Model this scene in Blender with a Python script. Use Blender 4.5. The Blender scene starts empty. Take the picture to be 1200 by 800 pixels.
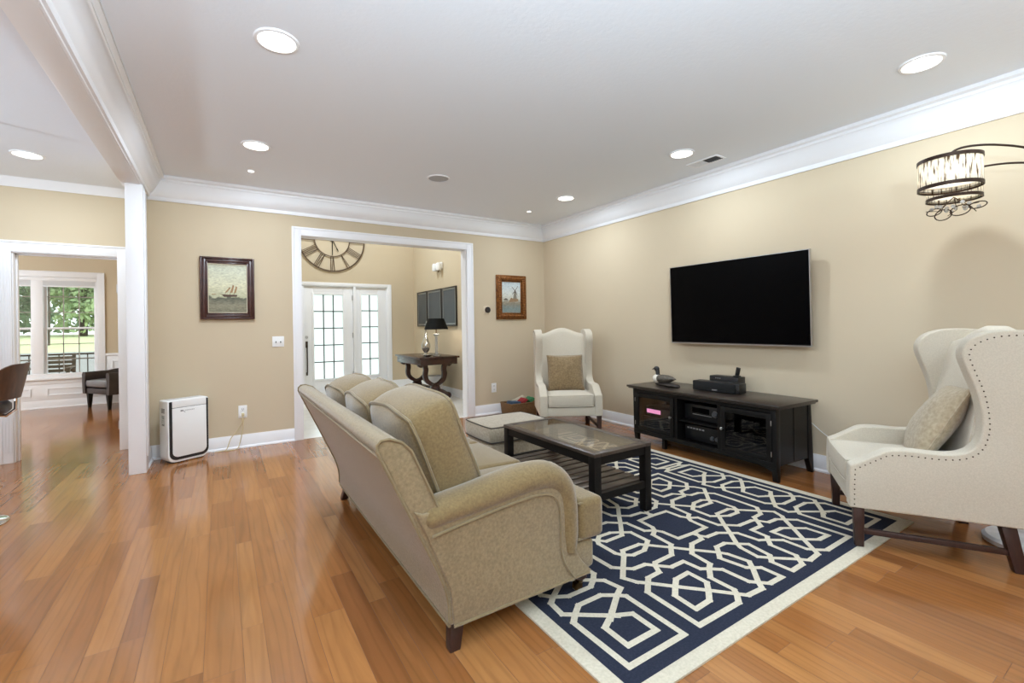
import bpy, bmesh, math, random
from mathutils import Matrix, Vector, Euler, Quaternion
random.seed(7)
SC = bpy.context.scene
COL = SC.collection
V = Vector
PI = math.pi

# ------------------------------------------------------------------ camera
YAW, ROLL = 0.5699, -0.0146
cam_data = bpy.data.cameras.new('camera')
cam_data.sensor_width = 36.0
cam_data.lens = 533.236 / 1200 * 36
cam_data.shift_y = -(400 - 381.14) / 1200
cam_data.clip_start = 0.02
cam_data.clip_end = 400
cam = bpy.data.objects.new('camera', cam_data)
COL.objects.link(cam)
F_ = V((math.sin(YAW), math.cos(YAW), 0))
R_ = V((math.cos(YAW), -math.sin(YAW), 0))
U_ = V((0, 0, 1))
r2 = math.cos(ROLL) * R_ + math.sin(ROLL) * U_
u2 = -math.sin(ROLL) * R_ + math.cos(ROLL) * U_
mw = Matrix.Identity(4)
for i in range(3):
    mw[i][0], mw[i][1], mw[i][2] = r2[i], u2[i], -F_[i]
mw.translation = V((0, 0, 1.25))
cam.matrix_world = mw
SC.camera = cam

# ------------------------------------------------------------------ render look, world, exposure
SC.view_settings.view_transform = 'Standard'
SC.view_settings.look = 'None'
SC.view_settings.gamma = 1.0
SC.view_settings.use_curve_mapping = False
EXPOSURE = 0.19
SC.view_settings.exposure = EXPOSURE
SC.render.engine = 'CYCLES'
cy = SC.cycles
cy.use_denoising = True
cy.max_bounces = 10
cy.diffuse_bounces = 6
cy.glossy_bounces = 4
cy.transmission_bounces = 8
cy.transparent_max_bounces = 10
cy.sample_clamp_indirect = 6.0
cy.caustics_reflective = False
cy.caustics_refractive = False
WORLD_STRENGTH = 2.7
DOWNLIGHT_W = 15.5
UPFILL_W = 1.0
SMALL_W = 5.0
FOYER_W = 165.0
DINING_W = 130.0
LAMP_COL = (0.78, 0.89, 1.0)
UPFILL_COL = (0.69, 0.865, 1.0)
w = bpy.data.worlds.new('daylight')
SC.world = w
w.use_nodes = True
bg = w.node_tree.nodes['Background']
bg.inputs['Color'].default_value = (0.93, 0.97, 1.0, 1)
bg.inputs['Strength'].default_value = WORLD_STRENGTH

# ------------------------------------------------------------------ helpers: colour and materials
def lin(r, g, b):
    f = lambda c: (c / 255 / 12.92) if c / 255 <= 0.04045 else ((c / 255 + 0.055) / 1.055) ** 2.4
    return (f(r), f(g), f(b), 1.0)

def inp(n, name, val):
    if name in n.inputs:
        n.inputs[name].default_value = val

def mat(name, rgb, rough=0.5, metal=0.0, spec=0.5, var=0.0, vscale=8.0, bump=0.0, bscale=200.0, sheen=0.0,
        stretch=(1, 1, 1), rgb2=None, detail=4.0):
    m = bpy.data.materials.new(name)
    m.use_nodes = True
    nt = m.node_tree
    b = nt.nodes['Principled BSDF']
    c = lin(*rgb)
    inp(b, 'Base Color', c); inp(b, 'Roughness', rough); inp(b, 'Metallic', metal)
    inp(b, 'Specular IOR Level', spec); inp(b, 'Sheen Weight', sheen)
    tc = nt.nodes.new('ShaderNodeTexCoord')
    mp = nt.nodes.new('ShaderNodeMapping')
    mp.inputs['Scale'].default_value = stretch
    nt.links.new(tc.outputs['Object'], mp.inputs['Vector'])
    if var > 0 or rgb2:
        n = nt.nodes.new('ShaderNodeTexNoise')
        n.inputs['Scale'].default_value = vscale
        n.inputs['Detail'].default_value = detail
        nt.links.new(mp.outputs['Vector'], n.inputs['Vector'])
        rp = nt.nodes.new('ShaderNodeValToRGB')
        c2 = lin(*rgb2) if rgb2 else tuple([x * (1 - var) for x in c[:3]] + [1])
        c1 = c if rgb2 else tuple([min(1, x * (1 + var)) for x in c[:3]] + [1])
        rp.color_ramp.elements[0].position = 0.3; rp.color_ramp.elements[0].color = c2
        rp.color_ramp.elements[1].position = 0.7; rp.color_ramp.elements[1].color = c1
        nt.links.new(n.outputs['Fac'], rp.inputs['Fac'])
        nt.links.new(rp.outputs['Color'], b.inputs['Base Color'])
    if bump > 0:
        n2 = nt.nodes.new('ShaderNodeTexNoise')
        n2.inputs['Scale'].default_value = bscale
        n2.inputs['Detail'].default_value = 3
        nt.links.new(mp.outputs['Vector'], n2.inputs['Vector'])
        bp = nt.nodes.new('ShaderNodeBump')
        bp.inputs['Strength'].default_value = bump
        bp.inputs['Distance'].default_value = 0.002
        nt.links.new(n2.outputs['Fac'], bp.inputs['Height'])
        nt.links.new(bp.outputs['Normal'], b.inputs['Normal'])
    return m

def emis(name, rgb, strength):
    m = bpy.data.materials.new(name); m.use_nodes = True
    b = m.node_tree.nodes['Principled BSDF']
    inp(b, 'Base Color', lin(*rgb)); inp(b, 'Emission Color', lin(*rgb)); inp(b, 'Emission Strength', strength)
    return m

def glass(name, tint=(235, 240, 238), refl=0.10, rough=0.02, alpha=0.12):
    """thin clear pane: mostly lets light straight through, mirrors a little"""
    m = bpy.data.materials.new(name); m.use_nodes = True
    nt = m.node_tree; nt.nodes.clear()
    o = nt.nodes.new('ShaderNodeOutputMaterial')
    t = nt.nodes.new('ShaderNodeBsdfTransparent'); t.inputs['Color'].default_value = lin(*tint)
    g = nt.nodes.new('ShaderNodeBsdfGlossy'); g.inputs['Roughness'].default_value = rough
    fr = nt.nodes.new('ShaderNodeFresnel')
    ge = nt.nodes.new('ShaderNodeNewGeometry'); io = nt.nodes.new('ShaderNodeMapRange')      # same mirror strength from both faces of the thin pane
    io.inputs['To Min'].default_value = 1.5; io.inputs['To Max'].default_value = 1 / 1.5
    nt.links.new(ge.outputs['Backfacing'], io.inputs['Value']); nt.links.new(io.outputs[0], fr.inputs['IOR'])
    mx = nt.nodes.new('ShaderNodeMixShader')
    ad = nt.nodes.new('ShaderNodeMath'); ad.operation = 'MULTIPLY'; ad.inputs[1].default_value = refl / 0.1
    nt.links.new(fr.outputs[0], ad.inputs[0]); nt.links.new(ad.outputs[0], mx.inputs[0])
    nt.links.new(t.outputs[0], mx.inputs[1]); nt.links.new(g.outputs[0], mx.inputs[2])
    nt.links.new(mx.outputs[0], o.inputs[0])
    return m

M = {}
M['wall'] = mat('tan wall paint', (201, 186, 160), 0.75, spec=0.25, var=0.015, vscale=1.5, bump=0.08, bscale=350)
M['white'] = mat('white trim paint', (236, 237, 240), 0.4, spec=0.35)
M['ceil'] = mat('ceiling paint', (231, 236, 243), 0.9, spec=0.1, bump=0.5, bscale=45)
M['tile'] = mat('pale foyer tile', (228, 226, 222), 0.2, spec=0.6, var=0.06, vscale=5)
M['sofa'] = mat('olive tan velvet', (146, 127, 96), 0.85, spec=0.12, rgb2=(124, 107, 79), vscale=90, detail=8, bump=0.55, bscale=420, sheen=0.35)
M['sofacush'] = mat('gold tan velvet', (134, 113, 76), 0.85, spec=0.12, rgb2=(112, 92, 60), vscale=110, detail=8, bump=0.5, bscale=350, sheen=0.4, stretch=(1, 1, 1.0))
M['pipe'] = mat('velvet piping', (128, 111, 81), 0.85, spec=0.15, sheen=0.3, var=0.08, vscale=40)
M['linen'] = mat('cream linen', (200, 190, 172), 0.9, spec=0.12, rgb2=(188, 178, 160), vscale=160, bump=0.5, bscale=600, sheen=0.2)
M['brownpil'] = mat('brown chenille', (146, 124, 92), 0.9, spec=0.1, rgb2=(112, 92, 64), vscale=60, detail=6, bump=0.6, bscale=300, sheen=0.4)
M['tanpil'] = mat('sand chenille', (178, 162, 136), 0.9, spec=0.1, rgb2=(150, 134, 108), vscale=50, detail=6, bump=0.6, bscale=300, sheen=0.3)
M['ottoman'] = mat('ottoman fabric', (172, 158, 136), 0.85, spec=0.2, rgb2=(146, 132, 110), vscale=60, bump=0.4, bscale=350, sheen=0.4)
M['darkpipe'] = mat('dark piping', (62, 54, 46), 0.7)
M['espresso'] = mat('espresso wood', (19, 16, 14), 0.42, spec=0.25, rgb2=(12, 10, 10), vscale=14, stretch=(1, 1, 8))
M['console'] = mat('black brown wood', (21, 19, 18), 0.42, spec=0.24, rgb2=(15, 14, 14), vscale=12, stretch=(8, 1, 8))
M['consoletop'] = mat('dark wood top', (52, 43, 37), 0.28, spec=0.5, rgb2=(40, 33, 29), vscale=12, stretch=(8, 1, 8))
M['tabletop'] = mat('table wood', (70, 58, 50), 0.32, spec=0.5, rgb2=(54, 44, 38), vscale=12)
M['legwood'] = mat('dark red brown leg', (58, 34, 28), 0.35, spec=0.5, rgb2=(44, 25, 21), vscale=20, stretch=(6, 6, 1))
M['brass'] = mat('aged brass', (104, 76, 42), 0.3, metal=1.0)
M['steel'] = mat('brushed steel', (190, 190, 192), 0.28, metal=1.0)
M['chrome'] = mat('chrome', (225, 226, 228), 0.08, metal=1.0)
M['blackplastic'] = mat('black plastic', (20, 20, 21), 0.35, spec=0.4)
M['blackmatte'] = mat('black matte', (15, 15, 15), 0.7, spec=0.2)
M['greyplastic'] = mat('grey plastic', (70, 71, 74), 0.4)
M['silverprint'] = mat('silver lettering', (170, 170, 172), 0.35, metal=0.6)
M['screen'] = mat('dark screen', (3, 3, 4), 0.25, spec=0.06)
M['whiteplastic'] = mat('white plastic', (236, 237, 236), 0.35, spec=0.4)
M['darkglossy'] = mat('dark glossy trim', (46, 46, 48), 0.15, spec=0.6)
M['leather'] = mat('dark brown leather', (58, 48, 46), 0.38, spec=0.5, rgb2=(44, 36, 34), vscale=12, bump=0.15, bscale=120)
M['leatherseat'] = mat('grey brown leather', (110, 106, 106), 0.35, spec=0.5, var=0.06, vscale=8)
M['walnut'] = mat('walnut plywood', (84, 56, 40), 0.35, spec=0.5, rgb2=(56, 36, 26), vscale=9, stretch=(4, 4, 1))
M['mahogany'] = mat('dark mahogany', (66, 36, 28), 0.25, spec=0.6, rgb2=(46, 25, 20), vscale=10)
M['bronze'] = mat('bronze metal', (58, 44, 36), 0.4, metal=0.8)
M['clockmetal'] = mat('clock metal', (92, 74, 58), 0.5, metal=0.5)
M['slate'] = mat('slate panel', (70, 76, 80), 0.4, spec=0.4, var=0.06, vscale=4)
M['silverframe'] = mat('silver frame', (150, 152, 152), 0.3, metal=0.7)
M['blackframe'] = mat('dark frame', (44, 42, 40), 0.35)
M['crystal'] = mat('crystal', (235, 238, 240), 0.05, spec=0.8)
for k in ('Transmission Weight',):
    inp(M['crystal'].node_tree.nodes['Principled BSDF'], k, 0.6)
M['clearglass'] = glass('clear glass')
M['tableglass'] = glass('table glass', (240, 233, 224), refl=0.15, rough=0.02)
M['doorglass'] = glass('cabinet glass', (240, 240, 242), refl=0.10, rough=0.02)
M['wicker'] = mat('brown wicker', (140, 106, 68), 0.7, rgb2=(88, 62, 36), vscale=60, stretch=(1, 1, 3), bump=0.8, bscale=90)
M['navycloth'] = mat('blue cloth', (62, 84, 108), 0.9, var=0.2, vscale=20)
M['redcloth'] = mat('red cloth', (150, 44, 48), 0.9, var=0.2, vscale=20)
M['greencloth'] = mat('green cloth', (58, 120, 78), 0.9, var=0.2, vscale=20)
M['tancloth'] = mat('pale cloth', (206, 196, 176), 0.9, var=0.1, vscale=20)
M['marble'] = mat('pale marble', (214, 214, 216), 0.2, spec=0.5, rgb2=(166, 168, 174), vscale=9, detail=8)
M['cord'] = mat('beige cord', (204, 190, 150), 0.5)
M['rugcream'] = mat('cream wool', (208, 198, 178), 0.95, spec=0.05, rgb2=(192, 182, 160), vscale=90, bump=0.7, bscale=420)
M['rugnavy'] = mat('navy wool', (50, 53, 66), 0.95, spec=0.05, rgb2=(40, 43, 55), vscale=110, bump=0.7, bscale=420)
M['pink'] = emis('pink reflection glow', (236, 150, 192), 0.9)  # emission standing in for a pink reflection in the cabinet glass
M['lens'] = emis('lit lamp lens', (255, 252, 240), 6.0)
M['bulb'] = emis('lit bulb', (255, 240, 205), 4.0)

def frosted(name, rgb, trans=0.6):
    m = bpy.data.materials.new(name); m.use_nodes = True
    nt = m.node_tree; nt.nodes.clear()
    o = nt.nodes.new('ShaderNodeOutputMaterial')
    t = nt.nodes.new('ShaderNodeBsdfTranslucent'); t.inputs['Color'].default_value = lin(*rgb)
    d = nt.nodes.new('ShaderNodeBsdfDiffuse'); d.inputs['Color'].default_value = lin(*rgb)
    mx = nt.nodes.new('ShaderNodeMixShader'); mx.inputs[0].default_value = 1 - trans
    nt.links.new(t.outputs[0], mx.inputs[1]); nt.links.new(d.outputs[0], mx.inputs[2])
    nt.links.new(mx.outputs[0], o.inputs[0])
    return m
M['frost'] = frosted('frosted glass', (226, 234, 231), 0.92)
M['amberglass'] = frosted('amber glass', (190, 160, 118), 0.5)
M['shadefabric'] = frosted('lampshade fabric', (250, 240, 222), 0.6)

def lampshade_mat():
    m = bpy.data.materials.new('pleated organza'); m.use_nodes = True
    nt = m.node_tree; nt.nodes.clear()
    o = nt.nodes.new('ShaderNodeOutputMaterial')
    tc = nt.nodes.new('ShaderNodeTexCoord')
    sx = nt.nodes.new('ShaderNodeSeparateXYZ'); nt.links.new(tc.outputs['Object'], sx.inputs[0])
    at = nt.nodes.new('ShaderNodeMath'); at.operation = 'ARCTAN2'
    nt.links.new(sx.outputs['Y'], at.inputs[0]); nt.links.new(sx.outputs['X'], at.inputs[1])
    cb = nt.nodes.new('ShaderNodeCombineXYZ')
    nt.links.new(at.outputs[0], cb.inputs['X'])
    zz = nt.nodes.new('ShaderNodeMath'); zz.operation = 'MULTIPLY'; zz.inputs[1].default_value = 0.8
    nt.links.new(sx.outputs['Z'], zz.inputs[0]); nt.links.new(zz.outputs[0], cb.inputs['Y'])
    n = nt.nodes.new('ShaderNodeTexNoise'); n.inputs['Scale'].default_value = 13; n.inputs['Detail'].default_value = 4
    nt.links.new(cb.outputs[0], n.inputs['Vector'])
    rp = nt.nodes.new('ShaderNodeValToRGB')
    rp.color_ramp.elements[0].position = 0.40; rp.color_ramp.elements[0].color = lin(96, 78, 60)
    rp.color_ramp.elements[1].position = 0.50; rp.color_ramp.elements[1].color = lin(246, 238, 220)
    nt.links.new(n.outputs['Fac'], rp.inputs['Fac'])
    t = nt.nodes.new('ShaderNodeBsdfTranslucent'); d = nt.nodes.new('ShaderNodeBsdfDiffuse')
    nt.links.new(rp.outputs['Color'], t.inputs['Color']); nt.links.new(rp.outputs['Color'], d.inputs['Color'])
    mx = nt.nodes.new('ShaderNodeMixShader'); mx.inputs[0].default_value = 0.35
    nt.links.new(t.outputs[0], mx.inputs[1]); nt.links.new(d.outputs[0], mx.inputs[2])
    nt.links.new(mx.outputs[0], o.inputs[0])
    return m
M['organza'] = lampshade_mat()

def floor_mat():
    m = bpy.data.materials.new('oak planks'); m.use_nodes = True
    nt = m.node_tree; b = nt.nodes['Principled BSDF']
    at = nt.nodes.new('ShaderNodeAttribute'); at.attribute_name = 'plank'
    sp = nt.nodes.new('ShaderNodeSeparateColor'); nt.links.new(at.outputs['Color'], sp.inputs[0])
    tc = nt.nodes.new('ShaderNodeTexCoord')
    off = nt.nodes.new('ShaderNodeCombineXYZ')
    mu = nt.nodes.new('ShaderNodeMath'); mu.operation = 'MULTIPLY'; mu.inputs[1].default_value = 40
    nt.links.new(sp.outputs['Green'], mu.inputs[0])
    nt.links.new(mu.outputs[0], off.inputs['Y']); nt.links.new(mu.outputs[0], off.inputs['Z'])
    ad = nt.nodes.new('ShaderNodeVectorMath'); ad.operation = 'ADD'
    nt.links.new(tc.outputs['Object'], ad.inputs[0]); nt.links.new(off.outputs[0], ad.inputs[1])
    mp = nt.nodes.new('ShaderNodeMapping'); mp.inputs['Scale'].default_value = (9, 0.9, 1)
    nt.links.new(ad.outputs[0], mp.inputs['Vector'])
    n = nt.nodes.new('ShaderNodeTexNoise'); n.inputs['Scale'].default_value = 2.2; n.inputs['Detail'].default_value = 5
    n.inputs['Distortion'].default_value = 1.2
    nt.links.new(mp.outputs[0], n.inputs['Vector'])
    # cathedral grain lines
    wv = nt.nodes.new('ShaderNodeTexWave'); wv.inputs['Scale'].default_value = 0.9; wv.inputs['Distortion'].default_value = 11
    wv.inputs['Detail'].default_value = 2; wv.bands_direction = 'X'
    nt.links.new(mp.outputs[0], wv.inputs['Vector'])
    rp = nt.nodes.new('ShaderNodeValToRGB')
    rp.color_ramp.elements[0].position = 0.0; rp.color_ramp.elements[0].color = lin(*FLOOR_DARK)
    rp.color_ramp.elements[1].position = 1.0; rp.color_ramp.elements[1].color = lin(*FLOOR_LIGHT)
    e = rp.color_ramp.elements.new(0.5); e.color = lin(*FLOOR_MID)
    nt.links.new(sp.outputs['Red'], rp.inputs['Fac'])
    mr = nt.nodes.new('ShaderNodeMapRange'); mr.inputs['From Min'].default_value = 0.3; mr.inputs['From Max'].default_value = 0.75
    mr.inputs['To Min'].default_value = 0.86; mr.inputs['To Max'].default_value = 1.08
    nt.links.new(n.outputs['Fac'], mr.inputs['Value'])
    mr2 = nt.nodes.new('ShaderNodeMapRange'); mr2.inputs['From Min'].default_value = 0.0; mr2.inputs['From Max'].default_value = 0.28
    mr2.inputs['To Min'].default_value = 0.88; mr2.inputs['To Max'].default_value = 1.0
    nt.links.new(wv.outputs['Fac'], mr2.inputs['Value'])
    mm = nt.nodes.new('ShaderNodeMath'); mm.operation = 'MULTIPLY'
    nt.links.new(mr.outputs[0], mm.inputs[0]); nt.links.new(mr2.outputs[0], mm.inputs[1])
    vm = nt.nodes.new('ShaderNodeVectorMath'); vm.operation = 'SCALE'
    nt.links.new(rp.outputs['Color'], vm.inputs[0]); nt.links.new(mm.outputs[0], vm.inputs['Scale'])
    nt.links.new(vm.outputs[0], b.inputs['Base Color'])
    inp(b, 'Roughness', 0.14); inp(b, 'Specular IOR Level', 0.65)
    bp = nt.nodes.new('ShaderNodeBump'); bp.inputs['Strength'].default_value = 0.08; bp.inputs['Distance'].default_value = 0.002
    n3 = nt.nodes.new('ShaderNodeTexNoise'); n3.inputs['Scale'].default_value = 7
    nt.links.new(tc.outputs['Object'], n3.inputs['Vector'])
    nt.links.new(n3.outputs['Fac'], bp.inputs['Height']); nt.links.new(bp.outputs['Normal'], b.inputs['Normal'])
    return m
FLOOR_DARK, FLOOR_MID, FLOOR_LIGHT = (126, 78, 43), (154, 100, 55), (176, 122, 71)
M['floor'] = floor_mat()
M['gap'] = mat('plank gap', (84, 50, 30), 0.7)

# ------------------------------------------------------------------ helpers: geometry
class MB:
    """collects shapes and links them as one mesh object"""
    def __init__(s):
        s.bm = bmesh.new(); s.mi = 0
    def _tag(s, faces):
        for f in faces: f.material_index = s.mi
    def box(s, x0, x1, y0, y1, z0, z1, mx=None):
        vs = [s.bm.verts.new(V((x, y, z))) for x in (x0, x1) for y in (y0, y1) for z in (z0, z1)]
        if mx:
            for v in vs: v.co = mx @ v.co
        idx = [(0, 1, 3, 2), (4, 6, 7, 5), (0, 4, 5, 1), (2, 3, 7, 6), (0, 2, 6, 4), (1, 5, 7, 3)]
        s._tag([s.bm.faces.new([vs[i] for i in q]) for q in idx]); return s
    def taper(s, p0, p1, s0, s1, ax=None):
        """square bar from p0 to p1, half sizes s0 -> s1"""
        p0, p1 = V(p0), V(p1)
        A = [V((-1, -1, 0)), V((1, -1, 0)), V((1, 1, 0)), V((-1, 1, 0))]
        s0 = (s0, s0) if not isinstance(s0, tuple) else s0; s1 = (s1, s1) if not isinstance(s1, tuple) else s1
        a = [s.bm.verts.new(p0 + V((q.x * s0[0], q.y * s0[1], 0))) for q in A]
        b = [s.bm.verts.new(p1 + V((q.x * s1[0], q.y * s1[1], 0))) for q in A]
        fs = [s.bm.faces.new([a[i], a[(i + 1) % 4], b[(i + 1) % 4], b[i]]) for i in range(4)]
        fs += [s.bm.faces.new(a[::-1]), s.bm.faces.new(b)]
        s._tag(fs); return s
    def loft(s, rings, closed=False, caps=True):
        R = [[s.bm.verts.new(V(p)) for p in r] for r in rings]
        n = len(R[0]); fs = []
        m = len(R)
        for i in range(m if closed else m - 1):
            a, b = R[i], R[(i + 1) % m]
            for j in range(n):
                fs.append(s.bm.faces.new([a[j], a[(j + 1) % n], b[(j + 1) % n], b[j]]))
        if caps and not closed:
            fs += [s.bm.faces.new(R[0][::-1]), s.bm.faces.new(R[-1])]
        s._tag(fs); return s
    def tube(s, pts, r, n=8, closed=False, caps=True):
        pts = [V(p) for p in pts]; m = len(pts); rings = []
        rr = r if isinstance(r, (list, tuple)) else [r] * m
        prev = None
        for i, p in enumerate(pts):
            if closed: t = pts[(i + 1) % m] - pts[i - 1]
            else: t = pts[min(i + 1, m - 1)] - pts[max(i - 1, 0)]
            t.normalize()
            if prev is None:
                up = V((0, 0, 1)) if abs(t.z) < 0.9 else V((1, 0, 0))
                a = t.cross(up).normalized()
            else:
                a = (prev - t * prev.dot(t)).normalized()
            prev = a; b = t.cross(a)
            rings.append([p + (a * math.cos(2 * PI * k / n) + b * math.sin(2 * PI * k / n)) * rr[i] for k in range(n)])
        return s.loft(rings, closed, caps)
    def lathe(s, prof, c=(0, 0, 0), n=24, axis='z', caps=True):
        c = V(c); rings = []
        for r, h in prof:
            r = max(r, 0.0004)
            ring = []
            for k in range(n):
                a = 2 * PI * k / n
                q = V((r * math.cos(a), r * math.sin(a), h))
                if axis == 'x': q = V((h, q.x, q.y))
                if axis == 'y': q = V((q.y, h, q.x))
                ring.append(c + q)
            rings.append(ring)
        return s.loft(rings, False, caps)
    def prism(s, poly, d0, d1, plane='xz'):
        """polygon extruded along the third axis from d0 to d1"""
        def P(a, b, d):
            return {'xz': V((a, d, b)), 'yz': V((d, a, b)), 'xy': V((a, b, d))}[plane]
        a = [s.bm.verts.new(P(x, y, d0)) for x, y in poly]; b = [s.bm.verts.new(P(x, y, d1)) for x, y in poly]
        n = len(poly)
        fs = [s.bm.faces.new([a[i], a[(i + 1) % n], b[(i + 1) % n], b[i]]) for i in range(n)]
        fs += [s.bm.faces.new(a[::-1]), s.bm.faces.new(b)]
        s._tag(fs); return s
    def frame(s, x0, x1, z0, z1, wd, y0, y1, plane='xz', bottom=True, wt=None):
        """rectangular picture-frame of bars"""
        wt = wt or wd
        def bx(a0, a1, b0, b1):
            if plane == 'xz': s.box(a0, a1, y0, y1, b0, b1)
            elif plane == 'yz': s.box(y0, y1, a0, a1, b0, b1)
            else: s.box(a0, a1, b0, b1, y0, y1)
        bx(x0, x0 + wd, z0, z1); bx(x1 - wd, x1, z0, z1); bx(x0 + wd, x1 - wd, z1 - wt, z1)
        if bottom: bx(x0 + wd, x1 - wd, z0, z0 + wt)
        return s
    def sphere(s, c, r, n=12, sc=(1, 1, 1)):
        prof = [(math.sin(PI * i / n) * r, -math.cos(PI * i / n) * r) for i in range(n + 1)]
        k0 = len(s.bm.verts)
        s.lathe(prof, (0, 0, 0), n + 4)
        s.bm.verts.ensure_lookup_table()
        for v in s.bm.verts[k0:]:
            v.co = V((v.co.x * sc[0], v.co.y * sc[1], v.co.z * sc[2])) + V(c)
        return s
    def strip(s, pts, wd, t, ax, closed=False):
        """flat bar with rectangular section swept along a planar path; ax = axis normal to the path's plane"""
        pts = [V(p) for p in pts]; ax = V(ax); m = len(pts); rings = []
        ww = wd if isinstance(wd, (list, tuple)) else [wd] * m
        for i, p in enumerate(pts):
            if closed: d = pts[(i + 1) % m] - pts[i - 1]
            else: d = pts[min(i + 1, m - 1)] - pts[max(i - 1, 0)]
            d.normalize(); nn = d.cross(ax).normalized() * ww[i] / 2; q = ax * t / 2
            rings.append([p - nn - q, p + nn - q, p + nn + q, p - nn + q])
        return s.loft(rings, closed, True)
    def build(s, name, m, parent=None, bevel=0.0, seg=2, sharp=35, loc=None):
        bm = s.bm
        bmesh.ops.recalc_face_normals(bm, faces=bm.faces[:])
        if bevel > 0:
            es = [e for e in bm.edges if len(e.link_faces) == 2 and e.calc_face_angle(0) > 0.5]
            bmesh.ops.bevel(bm, geom=es, offset=bevel, segments=seg, profile=0.5, affect='EDGES', clamp_overlap=True)
        th = math.radians(sharp)
        for f in bm.faces: f.smooth = True
        for e in bm.edges:
            if len(e.link_faces) == 2 and e.calc_face_angle(0) > th: e.smooth = False
        me = bpy.data.meshes.new(name); bm.to_mesh(me); bm.free()
        for q in (m if isinstance(m, (list, tuple)) else [m]): me.materials.append(q)
        o = bpy.data.objects.new(name, me); COL.objects.link(o)
        if parent: o.parent = parent
        if loc: o.location = loc
        return o

def smooth_path(pts, k=6, closed=False):
    """Catmull-Rom through pts"""
    P = [V(p) for p in pts]; out = []; n = len(P)
    rng = range(n) if closed else range(n - 1)
    for i in rng:
        p0 = P[i - 1] if (i > 0 or closed) else P[0]; p1 = P[i]; p2 = P[(i + 1) % n]
        p3 = P[(i + 2) % n] if (closed or i + 2 < n) else P[-1]
        for j in range(k):
            t = j / k
            out.append(0.5 * ((2 * p1) + (p2 - p0) * t + (2 * p0 - 5 * p1 + 4 * p2 - p3) * t * t + (-p0 + 3 * p1 - 3 * p2 + p3) * t ** 3))
    if not closed: out.append(P[-1])
    return out

def sp2(pts, k=6, closed=False):
    return [(q.x, q.y) for q in smooth_path([V((a, b, 0)) for a, b in pts], k, closed)]

def cushion(mb, wd, h, t, edge=0.7, n=14, p=4.0, q=0.6, bulge=0.012, mx=None, wob=0.0, corner=0.06, sag=0.0, seedv=0):
    """boxed cushion in local xz with thickness along y; returns its two piping rings"""
    mx = mx or Matrix.Identity(4); rnd = random.Random(seedv)
    ph = [rnd.uniform(0, 6) for _ in range(4)]
    def xy(a, b):
        ca = 1 - corner * b ** 4 ; cb = 1 - corner * a ** 4
        return a * wd / 2 * ca, b * h / 2 * cb - sag * (1 - a * a) * (b + 1) / 2
    def gr(sgn):
        rows = []
        for i in range(n + 1):
            row = []
            for j in range(n + 1):
                a, b = -1 + 2 * i / n, -1 + 2 * j / n
                x, z = xy(a, b)
                y = sgn * t / 2 * (edge + (1 - edge) * (max(0, (1 - abs(a) ** p) * (1 - abs(b) ** p))) ** q)
                y += wob * math.sin(5 * a + ph[0] + sgn) * math.cos(4 * b + ph[1])
                row.append(V((x, y, z)))
            rows.append(row)
        return rows
    top, bot = gr(-1), gr(1)
    def border(g):
        L = [g[i][0] for i in range(n)] + [g[n][j] for j in range(n)] + [g[i][n] for i in range(n, 0, -1)] + [g[0][j] for j in range(n, 0, -1)]
        return L
    Lt, Lb = border(top), border(bot)
    nb = len(Lt); cen = V((0, 0, 0)); lev = [Lt]
    for k in range(1, 6):
        f = k / 6; bl = bulge * math.sin(PI * f)
        lev.append([Lt[i].lerp(Lb[i], f) + V((Lt[i].x, 0, Lt[i].z)).normalized() * bl for i in range(nb)])
    lev.append(Lb)
    bm = mb.bm
    cache = {}
    def vert(p):
        key = (round(p.x, 6), round(p.y, 6), round(p.z, 6))
        if key not in cache: cache[key] = bm.verts.new(mx @ p)
        return cache[key]
    fs = []
    for g in (top, bot):
        for i in range(n):
            for j in range(n):
                fs.append([g[i][j], g[i + 1][j], g[i + 1][j + 1], g[i][j + 1]])
    for k in range(len(lev) - 1):
        for i in range(nb):
            fs.append([lev[k][i], lev[k][(i + 1) % nb], lev[k + 1][(i + 1) % nb], lev[k + 1][i]])
    for f in fs:
        vv = []
        for p_ in f:
            v = vert(p_)
            if v not in vv: vv.append(v)
        if len(vv) >= 3:
            try: bm.faces.new(vv).material_index = mb.mi
            except ValueError: pass
    return [mx @ q_ for q_ in Lt], [mx @ q_ for q_ in Lb]

def tag(o, label, cat, group=None):
    o['label'] = label; o['category'] = cat
    if group: o['group'] = group
    return o
def thing(name, label, cat, loc=(0, 0, 0), rotz=0, group=None):
    o = bpy.data.objects.new(name, None); COL.objects.link(o)
    o.location = loc; o.rotation_euler = (0, 0, rotz); o.empty_display_size = 0.1
    return tag(o, label, cat, group)
def struct(o, label=None):
    o['kind'] = 'structure'
    if label: o['label'] = label
    return o
def T3(x, y, z): return Matrix.Translation(V((x, y, z)))
def RX(a): return Matrix.Rotation(a, 4, 'X')
def RY(a): return Matrix.Rotation(a, 4, 'Y')
def RZ(a): return Matrix.Rotation(a, 4, 'Z')

# ================================================================== ROOM SHELL
XR, YB, ZC = 4.187, 5.60, 2.742         # right wall, back wall, ceiling
BL, BR = -0.716, -0.586                 # beam / dividing wall faces
YK = 6.28                               # kitchen wall
YD = 10.45                              # dining window wall
YF = 9.42                               # foyer front wall
XF = 3.52                               # foyer right wall
WW = -6.0; YS = -3.0

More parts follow.
